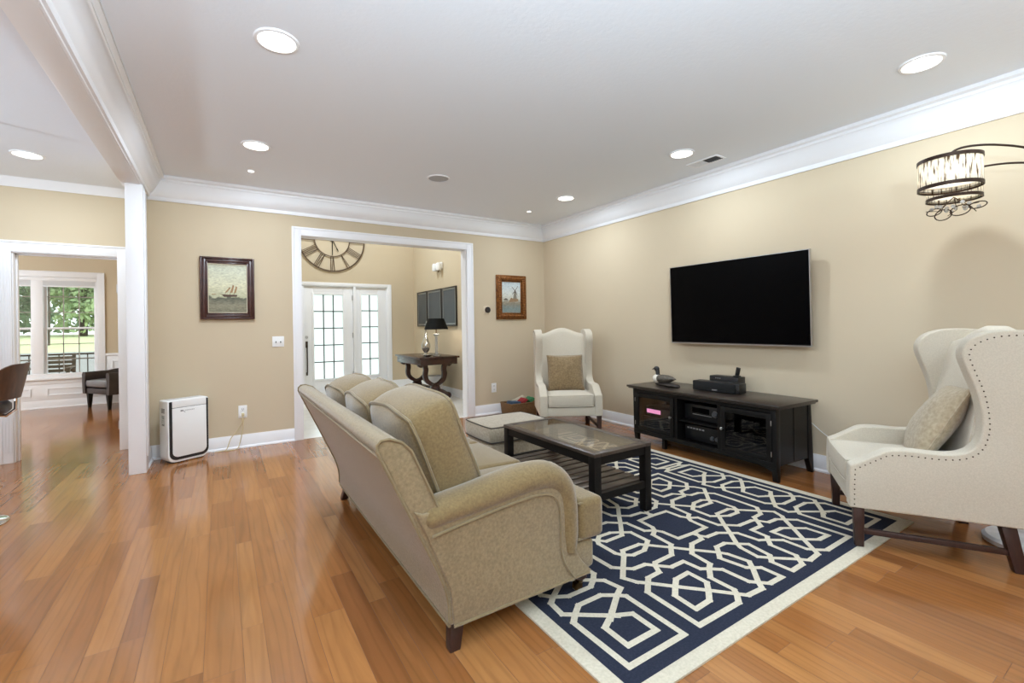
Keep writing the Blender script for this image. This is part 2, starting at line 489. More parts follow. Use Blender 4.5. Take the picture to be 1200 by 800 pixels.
def planks(name, regions):
    mb = MB(); bm = mb.bm
    lay = bm.loops.layers.float_color.new('plank')
    rnd = random.Random(3)
    for (x0, x1, y0, y1) in regions:
        mb.mi = 1
        vs = [bm.verts.new((a, b, -0.0012)) for a, b in ((x0, y0), (x1, y0), (x1, y1), (x0, y1))]
        bm.faces.new(vs).material_index = 1
    strips = []; x = WW; wds = [0.079, 0.104, 0.128]; k = 0
    while x < XR + 0.01:
        wd = wds[rnd.choice([0, 1, 1, 2])]; strips.append((x, min(x + wd, XR + 0.02))); x += wd
    for (a, b) in strips:
        y = YS - rnd.uniform(0, 1.2)
        while y < YD:
            L = rnd.choice([0.45, 0.6, 0.8, 1.0, 1.2, 1.5]) * rnd.uniform(0.85, 1.15)
            tint = min(1, max(0, rnd.gauss(0.52, 0.17))); offv = rnd.random()
            for (x0, x1, y0, y1) in regions:
                ax, bx_, ay, by = max(a + 0.0006, x0), min(b - 0.0006, x1), max(y + 0.0006, y0), min(y + L - 0.0006, y1)
                if bx_ - ax > 0.002 and by - ay > 0.002:
                    f = bm.faces.new([bm.verts.new(q) for q in ((ax, ay, 0), (bx_, ay, 0), (bx_, by, 0), (ax, by, 0))])
                    f.material_index = 0
                    for l in f.loops: l[lay] = (tint, offv, 0, 1)
            y += L
    o = mb.build(name, [M['floor'], M['gap']])
    return struct(o, 'glossy honey oak plank floor')
planks('floor', [(WW, XR, YS, YB + 0.01), (WW, BL, YB + 0.01, YK + 0.02), (-4.6, -0.85, YK + 0.02, YD)])
mb = MB(); mb.box(0.35, XF, YB + 0.01, YF, -0.05, 0.0)
for xx in []: pass
struct(mb.build('floor_2', M['tile']), 'pale glossy tiled floor of the entrance hall')

mb = MB(); mb.box(BL, XR + 0.15, YS, YB, ZC, ZC + 0.1)
struct(mb.build('ceiling', M['ceil']), 'flat white ceiling of the living room')
mb = MB(); mb.box(WW, BL, YS, YK, ZC, ZC + 0.1)
struct(mb.build('ceiling_2', M['ceil']), 'textured white ceiling beyond the beam')
mb = MB(); mb.box(-4.7, -0.6, YK + 0.14, YD, ZC, ZC + 0.1)
struct(mb.build('ceiling_3', M['ceil']))
mb = MB(); mb.box(0.25, XF + 0.15, YB + 0.14, YF, 5.2, 5.3)
struct(mb.build('ceiling_4', M['ceil']))

OX0, OX1, OZ = 0.777, 2.842, 2.297       # cased opening to the foyer
mb = MB()
mb.box(BR, OX0 - 0.015, YB, YB + 0.14, 0, ZC); mb.box(OX1 + 0.015, XR + 0.15, YB, YB + 0.14, 0, ZC)
mb.box(OX0 - 0.015, OX1 + 0.015, YB, YB + 0.14, OZ + 0.015, ZC)
struct(mb.build('wall_back', M['wall']), 'tan back wall with the cased opening')
mb = MB(); mb.box(XR, XR + 0.15, YS, YB, 0, ZC)
struct(mb.build('wall_right', M['wall']), 'tan wall behind the television')
mb = MB(); mb.box(-0.672, BR, 5.26, YK, 0, ZC)
struct(mb.build('wall_divider', M['wall']), 'short tan wall between living room and kitchen')
DX0, DX1, DZ = -1.673, -0.906, 2.02
mb = MB()
mb.box(WW, DX0 - 0.012, YK, YK + 0.14, 0, ZC); mb.box(DX1 + 0.012, -0.672, YK, YK + 0.14, 0, ZC); mb.box(DX0 - 0.012, DX1 + 0.012, YK, YK + 0.14, DZ + 0.012, ZC)
struct(mb.build('wall_kitchen', M['wall']), 'tan wall around the doorway to the dining room')
mb = MB(); mb.box(WW - 0.15, WW, YS, YK, 0, 0.9); mb.box(WW - 0.15, WW, YS, YK, 2.3, ZC); mb.box(WW - 0.15, WW, 4.6, YK, 0.9, 2.3); mb.box(WW - 0.15, WW, YS, -2.4, 0.9, 2.3)  # opening added in this unseen wall to bring in side light
struct(mb.build('wall_left', M['wall']))
mb = MB(); mb.box(WW, -3.5, YS - 0.15, YS, 0, ZC); mb.box(-1.5, XR + 0.15, YS - 0.15, YS, 0, ZC); mb.box(-3.5, -1.5, YS - 0.15, YS, 2.1, ZC)
struct(mb.build('wall_front', M['wall']))
# dining room walls
WX0, WX1, WZ0, WZ1 = -3.30, -1.777, 0.49, 2.16
mb = MB()
mb.box(-4.7, WX0, YD, YD + 0.16, 0, ZC); mb.box(WX1, -0.6, YD, YD + 0.16, 0, ZC)
mb.box(WX0, WX1, YD, YD + 0.16, 0, WZ0); mb.box(WX0, WX1, YD, YD + 0.16, WZ1, ZC)
struct(mb.build('wall_dining_front', M['wall']), 'tan dining room wall with the window')
mb = MB(); mb.box(-4.75, -4.6, YK + 0.14, YD, 0, 0.5); mb.box(-4.75, -4.6, YK + 0.14, YD, 2.3, ZC); mb.box(-4.75, -4.6, YK + 0.14, YK + 0.8, 0.5, 2.3); mb.box(-4.75, -4.6, YD - 0.6, YD, 0.5, 2.3)  # wide opening added in this unseen wall to brighten the dining room
struct(mb.build('wall_dining_left', M['wall']))
mb = MB(); mb.box(-0.85, -0.7, YK + 0.14, YD, 0, ZC)
struct(mb.build('wall_dining_right', M['wall']))
# foyer walls
FD0, FD1, FDT = 1.27, 2.985, 2.09
UW = (1.0, 2.9, 3.75, 4.95)              # unseen high window added over the entrance for daylight
mb = MB()
mb.box(0.2, FD0, YF, YF + 0.15, 0, 5.3); mb.box(FD1, XF + 0.15, YF, YF + 0.15, 0, 5.3)
mb.box(FD0, FD1, YF, YF + 0.15, FDT, UW[2]); mb.box(FD0, UW[0] + 0.27, YF, YF + 0.15, UW[2], UW[3])
mb.box(UW[1], FD1, YF, YF + 0.15, UW[2], UW[3]); mb.box(FD0, FD1, YF, YF + 0.15, UW[3], 5.3)
struct(mb.build('wall_foyer_front', M['wall']), 'tan entrance hall wall behind the clock')
mb = MB(); mb.box(XF, XF + 0.15, YB + 0.14, YF, 0, 5.3)
struct(mb.build('wall_foyer_right', M['wall']), 'tan entrance hall wall with three dark panels')
mb = MB(); mb.box(0.2, 0.35, YB + 0.14, YF, 0, 5.3)
struct(mb.build('wall_foyer_left', M['wall']))
mb = MB(); mb.box(0.2, XF + 0.15, YB + 0.0, YB + 0.14, ZC, 5.3)
struct(mb.build('wall_foyer_back', M['wall']))

# beam and column
mb = MB(); mb.box(BL, BR, YS, 5.26, 2.535, ZC)
mb.box(BR - 0.001, BR + 0.012, YS, 5.26, 2.535, 2.575)
struct(mb.build('trim_1', M['white'], bevel=0.004), 'white ceiling beam')
mb = MB(); mb.box(-0.684, -0.562, 5.115, 5.262, 0, 2.537); mb.box(-0.562, -0.552, 5.15, 5.262, 0.14, 2.5)
struct(mb.build('trim_2', M['white'], bevel=0.004), 'white post at the end of the dividing wall')

# crown mouldings
CROWN = [(0, -0.225), (0.014, -0.225), (0.02, -0.205), (0.02, -0.19), (0.04, -0.175), (0.085, -0.105), (0.10, -0.06), (0.112, -0.055), (0.112, -0.035), (0.135, -0.025), (0.135, 0), (0, 0)]
def crown_y(name, x, sgn, y0, y1, prof=CROWN, m0=0, m1=0):
    """runs along y on a wall at x; m0/m1 = mitre direction at the ends"""
    mb = MB(); rings = []
    for (yy, mm) in ((y0, m0), (y1, m1)):
        rings.append([(x + sgn * d, yy + mm * d, ZC + z) for d, z in prof])
    mb.loft(rings); return struct(mb.build(name, M['white'], sharp=50))
def crown_x(name, y, x0, x1, prof=CROWN, m0=0, m1=0, sgn=-1):
    mb = MB(); rings = []
    for (xx, mm) in ((x0, m0), (x1, m1)):
        rings.append([(xx + mm * d, y + sgn * d, ZC + z) for d, z in prof])
    mb.loft(rings); return struct(mb.build(name, M['white'], sharp=50))
crown_x('trim_3', YB, BR, XR, m0=1, m1=-1)
crown_y('trim_4', XR, -1, YS, YB, m1=-1)
CR2 = [(d, z * 0.87) for d, z in CROWN]
crown_y('trim_5', BR + 0.012, 1, YS, YB, prof=CR2, m1=-1)
CRK = [(0, -0.085), (0.012, -0.085), (0.02, -0.07), (0.055, -0.03), (0.06, -0.015), (0.07, 0), (0, 0)]
crown_x('trim_6', YK, WW, BL, prof=CRK)

# baseboards
BASE = [(0, 0), (0.028, 0), (0.028, 0.012), (0.02, 0.022), (0.014, 0.024), (0.014, 0.112), (0.010, 0.122), (0.007, 0.138), (0, 0.138)]
def base_x(name, y, x0, x1, sgn=-1, m0=0, m1=0):
    mb = MB()
    mb.loft([[(xx + mm * d, y + sgn * d, z) for d, z in BASE] for xx, mm in ((x0, m0), (x1, m1))])
    return struct(mb.build(name, M['white'], sharp=30))
def base_y(name, x, y0, y1, sgn, m0=0, m1=0):
    mb = MB()
    mb.loft([[(x + sgn * d, yy + mm * d, z) for d, z in BASE] for yy, mm in ((y0, m0), (y1, m1))])
    return struct(mb.build(name, M['white'], sharp=30))
base_x('baseboard_back', YB, BR, OX0 - 0.092, m0=1)
base_x('baseboard_back_right', YB, OX1 + 0.11, XR, m1=-1)
base_y('baseboard_right', XR, YS, YB, -1, m1=-1)
base_y('baseboard_divider', BR, 5.264, YB, 1, m1=-1)
base_y('baseboard_foyer_right', XF, YB + 0.14, YF, -1, m1=-1)
base_x('baseboard_foyer_front', YF, FD1 + 0.05, XF, m1=-1)
base_x('baseboard_foyer_front_left', YF, 0.35, FD0 - 0.06)
base_x('baseboard_kitchen', YK, WW, DX0 - 0.1)
base_x('baseboard_dining', YD, -4.6, -0.85)

# casing of the opening to the foyer
mb = MB()
for (ya, yb) in ((YB - 0.02, YB), (YB + 0.14, YB + 0.16)):
    mb.frame(OX0 - 0.095, OX1 + 0.108, 0, OZ + 0.092, 0.095, ya, yb, bottom=False, wt=0.092)
    if ya < YB: mb.frame(OX0 - 0.097, OX1 + 0.110, 0, OZ + 0.094, 0.022, ya - 0.008, ya, bottom=False)
mb.box(OX0 - 0.014, OX0, YB, YB + 0.14, 0, OZ); mb.box(OX1, OX1 + 0.014, YB, YB + 0.14, 0, OZ); mb.box(OX0 - 0.014, OX1 + 0.014, YB, YB + 0.14, OZ, OZ + 0.014)
struct(mb.build('trim_7', M['white'], bevel=0.003), 'white casing of the wide opening to the entrance hall')
# casing of the dining doorway
mb = MB()
for (ya, yb) in ((YK - 0.02, YK), (YK + 0.14, YK + 0.16)):
    mb.frame(DX0 - 0.10, DX1 + 0.09, 0, DZ + 0.115, 0.09, ya, yb, bottom=False, wt=0.105)
    if ya < YK:
        for k in range(4): mb.box(DX0 - 0.092 + k * 0.021, DX0 - 0.081 + k * 0.021, ya - 0.006, ya, 0.1, DZ + 0.0)
        mb.frame(DX0 - 0.103, DX1 + 0.093, 0, DZ + 0.118, 0.02, ya - 0.008, ya, bottom=False)
mb.box(DX0 - 0.012, DX0, YK, YK + 0.14, 0, DZ); mb.box(DX1, DX1 + 0.012, YK, YK + 0.14, 0, DZ); mb.box(DX0 - 0.012, DX1 + 0.012, YK, YK + 0.14, DZ, DZ + 0.012)
mb.box(DX0, DX0 + 0.012, YK + 0.06, YK + 0.10, 0, DZ); mb.box(DX1 - 0.012, DX1, YK + 0.06, YK + 0.10, 0, DZ); mb.box(DX0, DX1, YK + 0.06, YK + 0.10, DZ - 0.012, DZ)
dc = struct(mb.build('trim_8', M['white'], bevel=0.003), 'white fluted casing of the dining doorway')
for zz in (1.70, 0.26):
    h = MB(); h.box(DX1 - 0.004, DX1 + 0.001, YK + 0.015, YK + 0.05, zz - 0.045, zz + 0.045); h.tube([(DX1 - 0.006, YK + 0.012, zz - 0.045), (DX1 - 0.006, YK + 0.012, zz + 0.045)], 0.006)
    h.build('hinge', M['steel'], dc)['label'] = 'steel hinge'

# dining window
def sash_window():
    mb = MB()
    mb.frame(WX0 - 0.095, WX1 + 0.095, WZ0 - 0.02, WZ1 + 0.095, 0.095, YD - 0.022, YD)
    mb.frame(WX0 - 0.098, WX1 + 0.098, WZ0 - 0.02, WZ1 + 0.098, 0.02, YD - 0.03, YD - 0.022)
    mb.box(WX0 - 0.13, WX1 + 0.13, YD - 0.06, YD, WZ0 - 0.025, WZ0 + 0.005)
    mb.box(WX0 - 0.10, WX1 + 0.10, YD - 0.02, YD, WZ0 - 0.10, WZ0 - 0.025)
    mb.frame(WX0, WX1, WZ0, WZ1, 0.03, YD, YD + 0.14)
    mx = (-2.585, -2.45)
    mb.box(mx[0], mx[1], YD - 0.01, YD + 0.14, WZ0, WZ1)
    fr = struct(mb.build('window_1', M['white'], bevel=0.003), 'white double sash window onto the garden')
    for (a, b) in ((WX0 + 0.03, mx[0]), (mx[1], WX1 - 0.03)):
        for (lo, hi, yy) in ((1.29, 2.13, YD + 0.085), (0.52, 1.33, YD + 0.055)):
            s = MB(); s.frame(a, b, lo, hi, 0.03, yy, yy + 0.035)
            so = s.build('sash', M['white'], fr, bevel=0.003)
            mu = MB()
            for k in (1, 2):
                xx = a + 0.03 + (b - a - 0.06) * k / 3; mu.box(xx - 0.006, xx + 0.006, yy + 0.012, yy + 0.026, lo + 0.03, hi - 0.03)
                zz = lo + 0.03 + (hi - lo - 0.06) * k / 3; mu.box(a + 0.03, b - 0.03, yy + 0.012, yy + 0.026, zz - 0.006, zz + 0.006)
            mu.build('muntin', mat('window muntin', (150, 142, 132), 0.5), so)
            p = MB(); p.box(a + 0.025, b - 0.025, yy + 0.017, yy + 0.021, lo + 0.025, hi - 0.025); p.build('pane', M['clearglass'], so)
    return fr
sash_window()
bl = thing('window_blind', 'white blind bunched up at the top of the dining room window', 'blind', (0, 0, 0))
mb = MB(); mb.box(WX0 + 0.01, WX1 - 0.01, YD - 0.012, YD + 0.045, 2.10, 2.155); mb.build('head_rail', M['white'], bl, bevel=0.004)
mb = MB()
for k in range(9): mb.box(WX0 + 0.02, WX1 - 0.02, YD - 0.008, YD + 0.042, 2.025 + k * 0.0085, 2.0305 + k * 0.0085)
mb.box(WX0 + 0.02, WX1 - 0.02, YD - 0.008, YD + 0.042, 2.0, 2.022)
mb.build('slats', M['white'], bl)

# wainscot in the dining room
mb = MB()
mb.box(-4.6, WX0 - 0.1, YD - 0.012, YD, 0.13, 0.84); mb.box(WX1 + 0.1, -0.86, YD - 0.012, YD, 0.13, 0.84); mb.box(WX0 - 0.1, WX1 + 0.1, YD - 0.012, YD, 0.13, WZ0 - 0.1)
mb.box(WX1 + 0.098, -0.86, YD - 0.035, YD, 0.83, 0.87); mb.box(-4.6, WX0 - 0.098, YD - 0.035, YD, 0.83, 0.87)
for (a, b, lo, hi) in ((-2.42, -1.85, 0.2, 0.33), (-3.2, -2.6, 0.2, 0.33), (-1.6, -1.1, 0.22, 0.74)):
    mb.frame(a, b, lo, hi, 0.022, YD - 0.024, YD - 0.010)
struct(mb.build('trim_9', M['white'], bevel=0.002), 'white wainscot under the dining room window')

# front door and sidelight
def front_door():
    fr = MB(); fr.frame(FD0 - 0.04, FD1 + 0.045, 0, FDT + 0.05, 0.075, YF - 0.02, YF + 0.10, bottom=False, wt=0.065)
    fr.box(2.255, 2.31, YF - 0.015, YF + 0.10, 0, FDT); fr.box(FD0, FD1, YF + 0.0, YF + 0.1, 0.0, 0.03); fr.box(FD0, 1.343, YF + 0.0, YF + 0.1, 0.03, FDT); fr.box(2.937, FD1, YF + 0.0, YF + 0.1, 0.03, FDT)
    fo = struct(fr.build('trim_10', M['white'], bevel=0.003), 'white frame around the front door')
    def leaf(name, x0, x1, gx0, gx1, gz0, gz1, cols, rows):
        d = MB(); y0, y1 = YF + 0.03, YF + 0.075
        d.box(x0, gx0, y0, y1, 0.03, FDT - 0.02); d.box(gx1, x1, y0, y1, 0.03, FDT - 0.02); d.box(gx0, gx1, y0, y1, 0.03, gz0); d.box(gx0, gx1, y0, y1, gz1, FDT - 0.02)
        d.frame(gx0 - 0.035, gx1 + 0.035, gz0 - 0.035, gz1 + 0.035, 0.04, y0 - 0.012, y0)
        o = d.build(name, M['white'], bevel=0.002)
        p = MB(); p.box(gx0 - 0.004, gx1 + 0.004, y0 + 0.02, y0 + 0.026, gz0 - 0.004, gz1 + 0.004); p.build('glass_pane', M['frost'], o)
        m_ = MB()
        for k in range(1, cols):
            xx = gx0 + (gx1 - gx0) * k / cols; m_.box(xx - 0.010, xx + 0.010, y0 + 0.006, y0 + 0.019, gz0, gz1)
        for k in range(1, rows):
            zz = gz0 + (gz1 - gz0) * k / rows; m_.box(gx0, gx1, y0 + 0.006, y0 + 0.019, zz - 0.010, zz + 0.010)
        m_.build('muntin', mat('door caming', (74, 73, 72), 0.6), o)
        return o
    d = struct(leaf('door_1', 1.345, 2.25, 1.515, 2.062, 0.26, 1.905, 3, 5), 'white front door with fifteen frosted panes')
    s = struct(leaf('window_2', 2.315, 2.935, 2.415, 2.76, 0.28, 1.92, 2, 5), 'white sidelight with ten frosted panes')
    y = YF + 0.03
    h = MB(); h.tube(smooth_path([(1.385, y, 0.93), (1.385, y - 0.05, 0.91), (1.385, y - 0.055, 0.66), (1.385, y - 0.045, 0.42), (1.385, y, 0.38)], 5), 0.012)
    h.box(1.365, 1.405, y - 0.012, y, 0.88, 1.0); h.box(1.37, 1.40, y - 0.012, y, 0.35, 0.41)
    h.build('door_handle', M['bronze'], d, bevel=0.002)['label'] = 'long dark pull handle'
    k = MB(); k.lathe([(0.028, 0), (0.028, 0.012), (0.012, 0.016), (0.012, 0.03)], (0, 0, 0), 16, 'y')
    for v in k.bm.verts: v.co = V((1.385 + v.co.x, y - v.co.y, 1.08 + v.co.z))
    k.build('deadbolt', M['steel'], d)
    for zz in (1.85, 1.1, 0.32):
        q = MB(); q.box(2.236, 2.262, y - 0.014, y + 0.002, zz - 0.05, zz + 0.05); q.build('hinge', M['steel'], d)
front_door()
# upper entrance window, out of view, added to let sky light in
mb = MB(); mb.frame(UW[0] + 0.27, UW[1], UW[2], UW[3], 0.05, YF + 0.02, YF + 0.12); mb.box(2.06, 2.11, YF + 0.03, YF + 0.1, UW[2], UW[3])
ww = struct(mb.build('window_3', M['white']), 'unseen high window added over the front door to light the hall')
p = MB(); p.box(UW[0] + 0.30, UW[1] - 0.03, YF + 0.06, YF + 0.065, UW[2] + 0.03, UW[3] - 0.03); p.build('pane', M['clearglass'], ww)

# ================================================================== LIGHTS IN THE CEILING
def downlight(x, y, label, r=0.088, power=DOWNLIGHT_W, group='recessed ceiling lights'):
    t = thing('recessed_light', label, 'ceiling light', (x, y, ZC), 0, group)
    tr = MB(); tr.lathe([(r, -0.002), (r * 1.02, -0.010), (r * 1.18, -0.008), (r * 1.22, 0.0)], n=32, caps=False)
    tr.build('trim_ring', M['white'], t)
    le = MB(); le.lathe([(0.001, -0.0015), (r * 1.01, -0.0015)], n=32, caps=False)
    le.build('lens', M['lens'], t)
    L = bpy.data.lights.new('recessed_lamp', 'AREA'); L.shape = 'DISK'; L.size = r * 1.7; L.energy = power
    L.color = LAMP_COL
    lo = bpy.data.objects.new('recessed_lamp', L); COL.objects.link(lo); lo.parent = t; lo.location = (0, 0, -0.012)
    return t
downlight(0.265, 2.63, 'large round recessed ceiling light nearest the camera above the hardwood floor, left row', power=DOWNLIGHT_W * 1.15)
downlight(0.265, 1.02, 'round recessed ceiling light overhead, just out of the picture above the camera', power=DOWNLIGHT_W * 0.5)
downlight(0.262, 4.22, 'round recessed ceiling light in the left row, between the nearest one and the small spot', power=DOWNLIGHT_W * 1.6)
downlight(3.455, 0.933, 'round recessed ceiling light above the arc lamp and the right wing chair', power=DOWNLIGHT_W * 0.75)
downlight(3.45, -0.69, 'round recessed ceiling light behind the right wing chair, just out of the picture')
downlight(3.44, 2.556, 'round recessed ceiling light beside the ceiling vent above the television', power=DOWNLIGHT_W * 0.85)
downlight(3.444, 4.16, 'round recessed ceiling light above the wing chair in the corner', power=DOWNLIGHT_W * 0.85)
downlight(-1.344, 5.39, 'round recessed ceiling light on the far side of the white beam')
downlight(0.26, 4.92, 'tiny spotlight in the ceiling in front of the ship painting', 0.026, SMALL_W, 'small ceiling spots')
downlight(3.42, 4.885, 'tiny spotlight in the ceiling near the corner of the crown moulding', 0.026, SMALL_W, 'small ceiling spots')
t = thing('ceiling_speaker', 'round grey speaker grille set flush in the living room ceiling', 'speaker', (1.868, 4.246, ZC))
mb = MB(); mb.lathe([(0.001, -0.006), (0.085, -0.006), (0.098, -0.004), (0.102, 0)], n=32, caps=False); mb.build('grille', mat('speaker grille', (176, 176, 178), 0.8, bump=0.6, bscale=500), t)
mb = MB(); mb.lathe([(0.100, -0.008), (0.110, -0.006), (0.112, 0)], n=32, caps=False); mb.build('rim', M['white'], t)
t = thing('ceiling_vent', 'white louvred air vent with a dark half in the ceiling', 'vent', (3.80, 2.565, ZC))
mb = MB(); mb.frame(-0.075, 0.075, -0.155, 0.155, 0.018, -0.008, 0.0, plane='xy'); mb.build('frame', M['white'], t, bevel=0.002)
mb = MB()
for k in range(8): mb.box(-0.057, 0.057, 0.004 + k * 0.0165, 0.0125 + k * 0.0165, -0.007, -0.003)
mb.build('closed_louvres', M['white'], t)
mb = MB(); mb.box(-0.057, 0.057, -0.137, 0.137, -0.002, -0.0005); mb.build('duct', M['blackmatte'], t)
mb = MB()
for k in range(6): mb.box(-0.057, 0.057, -0.132 + k * 0.021, -0.128 + k * 0.021, -0.0075, -0.002)
mb.build('open_louvres', M['greyplastic'], t)
def fill_globe(name, label, x, y, z, drop, power):  # globe lamps added out of view to brighten the hall and dining room
    t = thing(name, label, 'fill lamp', (x, y, z))
    m_ = MB(); m_.tube([(0, 0, 0), (0, 0, -drop)], 0.008); m_.lathe([(0.06, 0), (0.06, -0.02), (0.01, -0.03)], n=20); m_.build('rod', M['bronze'], t)
    m_ = MB(); m_.sphere((0, 0, -drop - 0.13), 0.14); m_.build('globe', M['lens'], t)
    L = bpy.data.lights.new('fill_globe', 'POINT'); L.energy = power; L.shadow_soft_size = 0.16; L.color = LAMP_COL
    lo = bpy.data.objects.new('fill_globe', L); COL.objects.link(lo); lo.parent = t; lo.location = (0, 0, -drop - 0.34)
fill_globe('added_globe_lamp', 'added globe fill lamp, unseen high in the entrance hall', 1.9, 7.6, 5.2, 0.7, FOYER_W)
fill_globe('added_globe_lamp', 'added globe fill lamp, unseen in the dining room', -3.95, 7.5, ZC, 0.35, DINING_W)
def fill_uplight(x, y, label, power):  # uplights added out of view to brighten the ceiling
    t = thing('added_uplight', label, 'lamp', (x, y, 0))
    m_ = MB(); m_.lathe([(0.14, 0), (0.14, 0.02), (0.02, 0.035), (0.014, 0.05), (0.014, 1.46)], n=24); m_.build('stem', M['bronze'], t, sharp=30)
    m_ = MB(); m_.lathe([(0.014, 1.455), (0.08, 1.47), (0.18, 1.55), (0.20, 1.59), (0.195, 1.59), (0.17, 1.557), (0.07, 1.48), (0.001, 1.475)], n=32, caps=False); m_.build('bowl', M['whiteplastic'], t)
    L = bpy.data.lights.new('added_uplight_source', 'SPOT'); L.energy = UPFILL_W * power; L.spot_size = math.radians(175); L.spot_blend = 0.15; L.shadow_soft_size = 0.12; L.color = UPFILL_COL
    lo = bpy.data.objects.new('added_uplight_source', L); COL.objects.link(lo); lo.parent = t; lo.location = (0, 0, 1.595); lo.rotation_euler = (PI, 0, 0)
fill_uplight(-2.8, 4.0, 'added fill uplight, unseen in the kitchen beyond the left edge', 85)
fill_uplight(0.0, -0.45, 'added fill uplight, unseen just behind the camera', 420)
fill_uplight(0.5, -1.9, 'added fill uplight, unseen further behind the camera', 220)
#__OBJECTS__
# ================================================================== RUG
RX0, RX1, RY0, RY1 = 1.095, 3.575, 1.033, 4.10
RT = 0.008
def rug():
    mb = MB(); bm = mb.bm
    mb.mi = 0; mb.box(RX0, RX1, RY0, RY1, 0.0003, RT)
    mb.mi = 1
    z = RT + 0.0006
    def quad(pts, zz, mi):
        f = bm.faces.new([bm.verts.new(V((a, b, zz))) for a, b in pts]); f.material_index = mi
    quad([(RX0 + 0.065, RY0 + 0.06), (RX1 - 0.065, RY0 + 0.06), (RX1 - 0.065, RY1 - 0.06), (RX0 + 0.065, RY1 - 0.06)], z, 1)
    U = 0.2455; UM, VM, VC = 5.0, 3.26, 6.2
    X0 = 2.335 - 5 * U
    Y0 = 2.5665 - VC * U + 0.0
    half = [
     [(7.83,.5),(6.7,.49),(6.48,.66),(6.39,.77),(6.39,1.26),(6.12,1.47),(5.93,1.58),(5.87,2.05),(5.73,2.16),(5.49,2.33),(5.1,2.35),(5.0,2.49)],
     [(7.83,.5),(7.8,1.62),(7.56,1.82),(7.41,1.94),(7.06,1.96),(6.93,2.18),(6.83,2.25),(6.28,2.27),(6.02,2.49),(5.9,2.58),(5.86,3.13),(5.64,3.26)],
     [(5.2,.49),(5.2,.9),(5.35,1.0),(5.45,1.08),(5.55,1.6),(5.35,1.76),(5.16,1.93),(5.0,1.93)],
     [(5.2,.49),(5.63,.5),(5.78,.64),(5.9,.76),(5.92,1.3),(6.12,1.47),(6.27,1.57),(6.3,1.95),(6.7,1.95),(6.93,2.18),(7.06,2.32),(7.4,2.34),(7.56,2.47),(7.73,2.63),(7.75,3.26)],
     [(5.17,1.18),(5.25,1.6),(5.35,1.76),(5.73,2.16),(6.02,2.49),(6.49,2.99),(7.02,3.0),(7.17,2.82),(7.56,2.47),(7.83,2.22),(7.71,1.96),(7.56,1.82),(7.22,1.45),(6.81,1.02),(6.48,.66),(6.35,.52),(5.92,.49),(5.78,.64),(5.35,1.0),(5.17,1.18)],
     [(6.6,1.62),(7.0,1.6),(7.22,1.45),(7.47,1.26),(7.5,.8),(7.08,.82),(6.81,1.02),(6.6,1.2),(6.6,1.62)],
     [(6.2,3.26),(6.2,3.0),(6.39,2.87),(6.62,2.74),(6.98,2.73),(7.17,2.87),(7.24,3.0),(7.24,3.26)],
     [(5.0,2.49),(5.05,2.65),(5.52,2.67),(5.55,3.1),(5.64,3.26)],
     # chain by the edge
     [(8.23,.5),(9.5,.5),(9.53,1.72),(9.37,1.87),(9.14,2.04),(8.6,2.04),(8.35,1.87),(8.23,1.76),(8.23,.5)],
     [(8.12,2.0),(8.35,1.87),(8.87,1.5),(9.18,1.33),(9.18,.82),(8.52,.82),(8.52,1.33),(8.87,1.5),(9.37,1.87),(9.55,2.0),(9.52,2.36),(9.37,2.49),(8.87,2.84),(8.54,3.03),(8.54,3.26)],
     [(8.12,2.0),(8.2,2.36),(8.37,2.49),(8.87,2.84),(9.2,3.03),(9.2,3.26)],
     [(8.2,3.26),(8.2,2.66),(8.37,2.49),(8.57,2.35),(9.12,2.35),(9.37,2.49),(9.52,2.66),(9.52,3.26)],
     [(8.78,1.43),(8.96,1.57)], [(8.78,1.57),(8.96,1.43)], [(8.78,2.77),(8.96,2.91)], [(8.78,2.91),(8.96,2.77)],
     [(5.0,.49),(5.2,.49)] if False else [(8.2,6.0),(8.6,6.2)], [(9.5,6.0),(9.1,6.2)], [(8.6,6.2),(9.1,6.2)],
    ]
    WD = 0.112; cnt = 0
    for pl in half:
        for sx in (1, -1):
            for v1 in ((1, -1) if pl[0][1] < 5.5 else (1,)):
                for v2 in (1, -1):
                    pts = []
                    for (a, b) in pl:
                        if v1 < 0: b = 2 * VM - b
                        if v2 < 0: b = 2 * VC - b
                        if sx < 0: a = 10 - a
                        pts.append(V((X0 + a * U, Y0 + b * U)))
                    for i in range(len(pts) - 1):
                        p, q = pts[i], pts[i + 1]; d = (q - p)
                        if d.length < 1e-5: continue
                        d.normalize(); nn = V((-d.y, d.x)) * WD * U / 2; e = d * WD * U * 0.42
                        cnt += 1; quad([tuple(p - e - nn), tuple(q + e - nn), tuple(q + e + nn), tuple(p - e + nn)], z + 0.0003 + 8e-7 * cnt, 0)
    o = mb.build('area_rug', [M['rugcream'], M['rugnavy']])
    # faces were all recalculated; make sure flat quads look up
    return tag(o, 'navy blue rug with cream interlaced lattice pattern and cream border', 'rug')
rug()

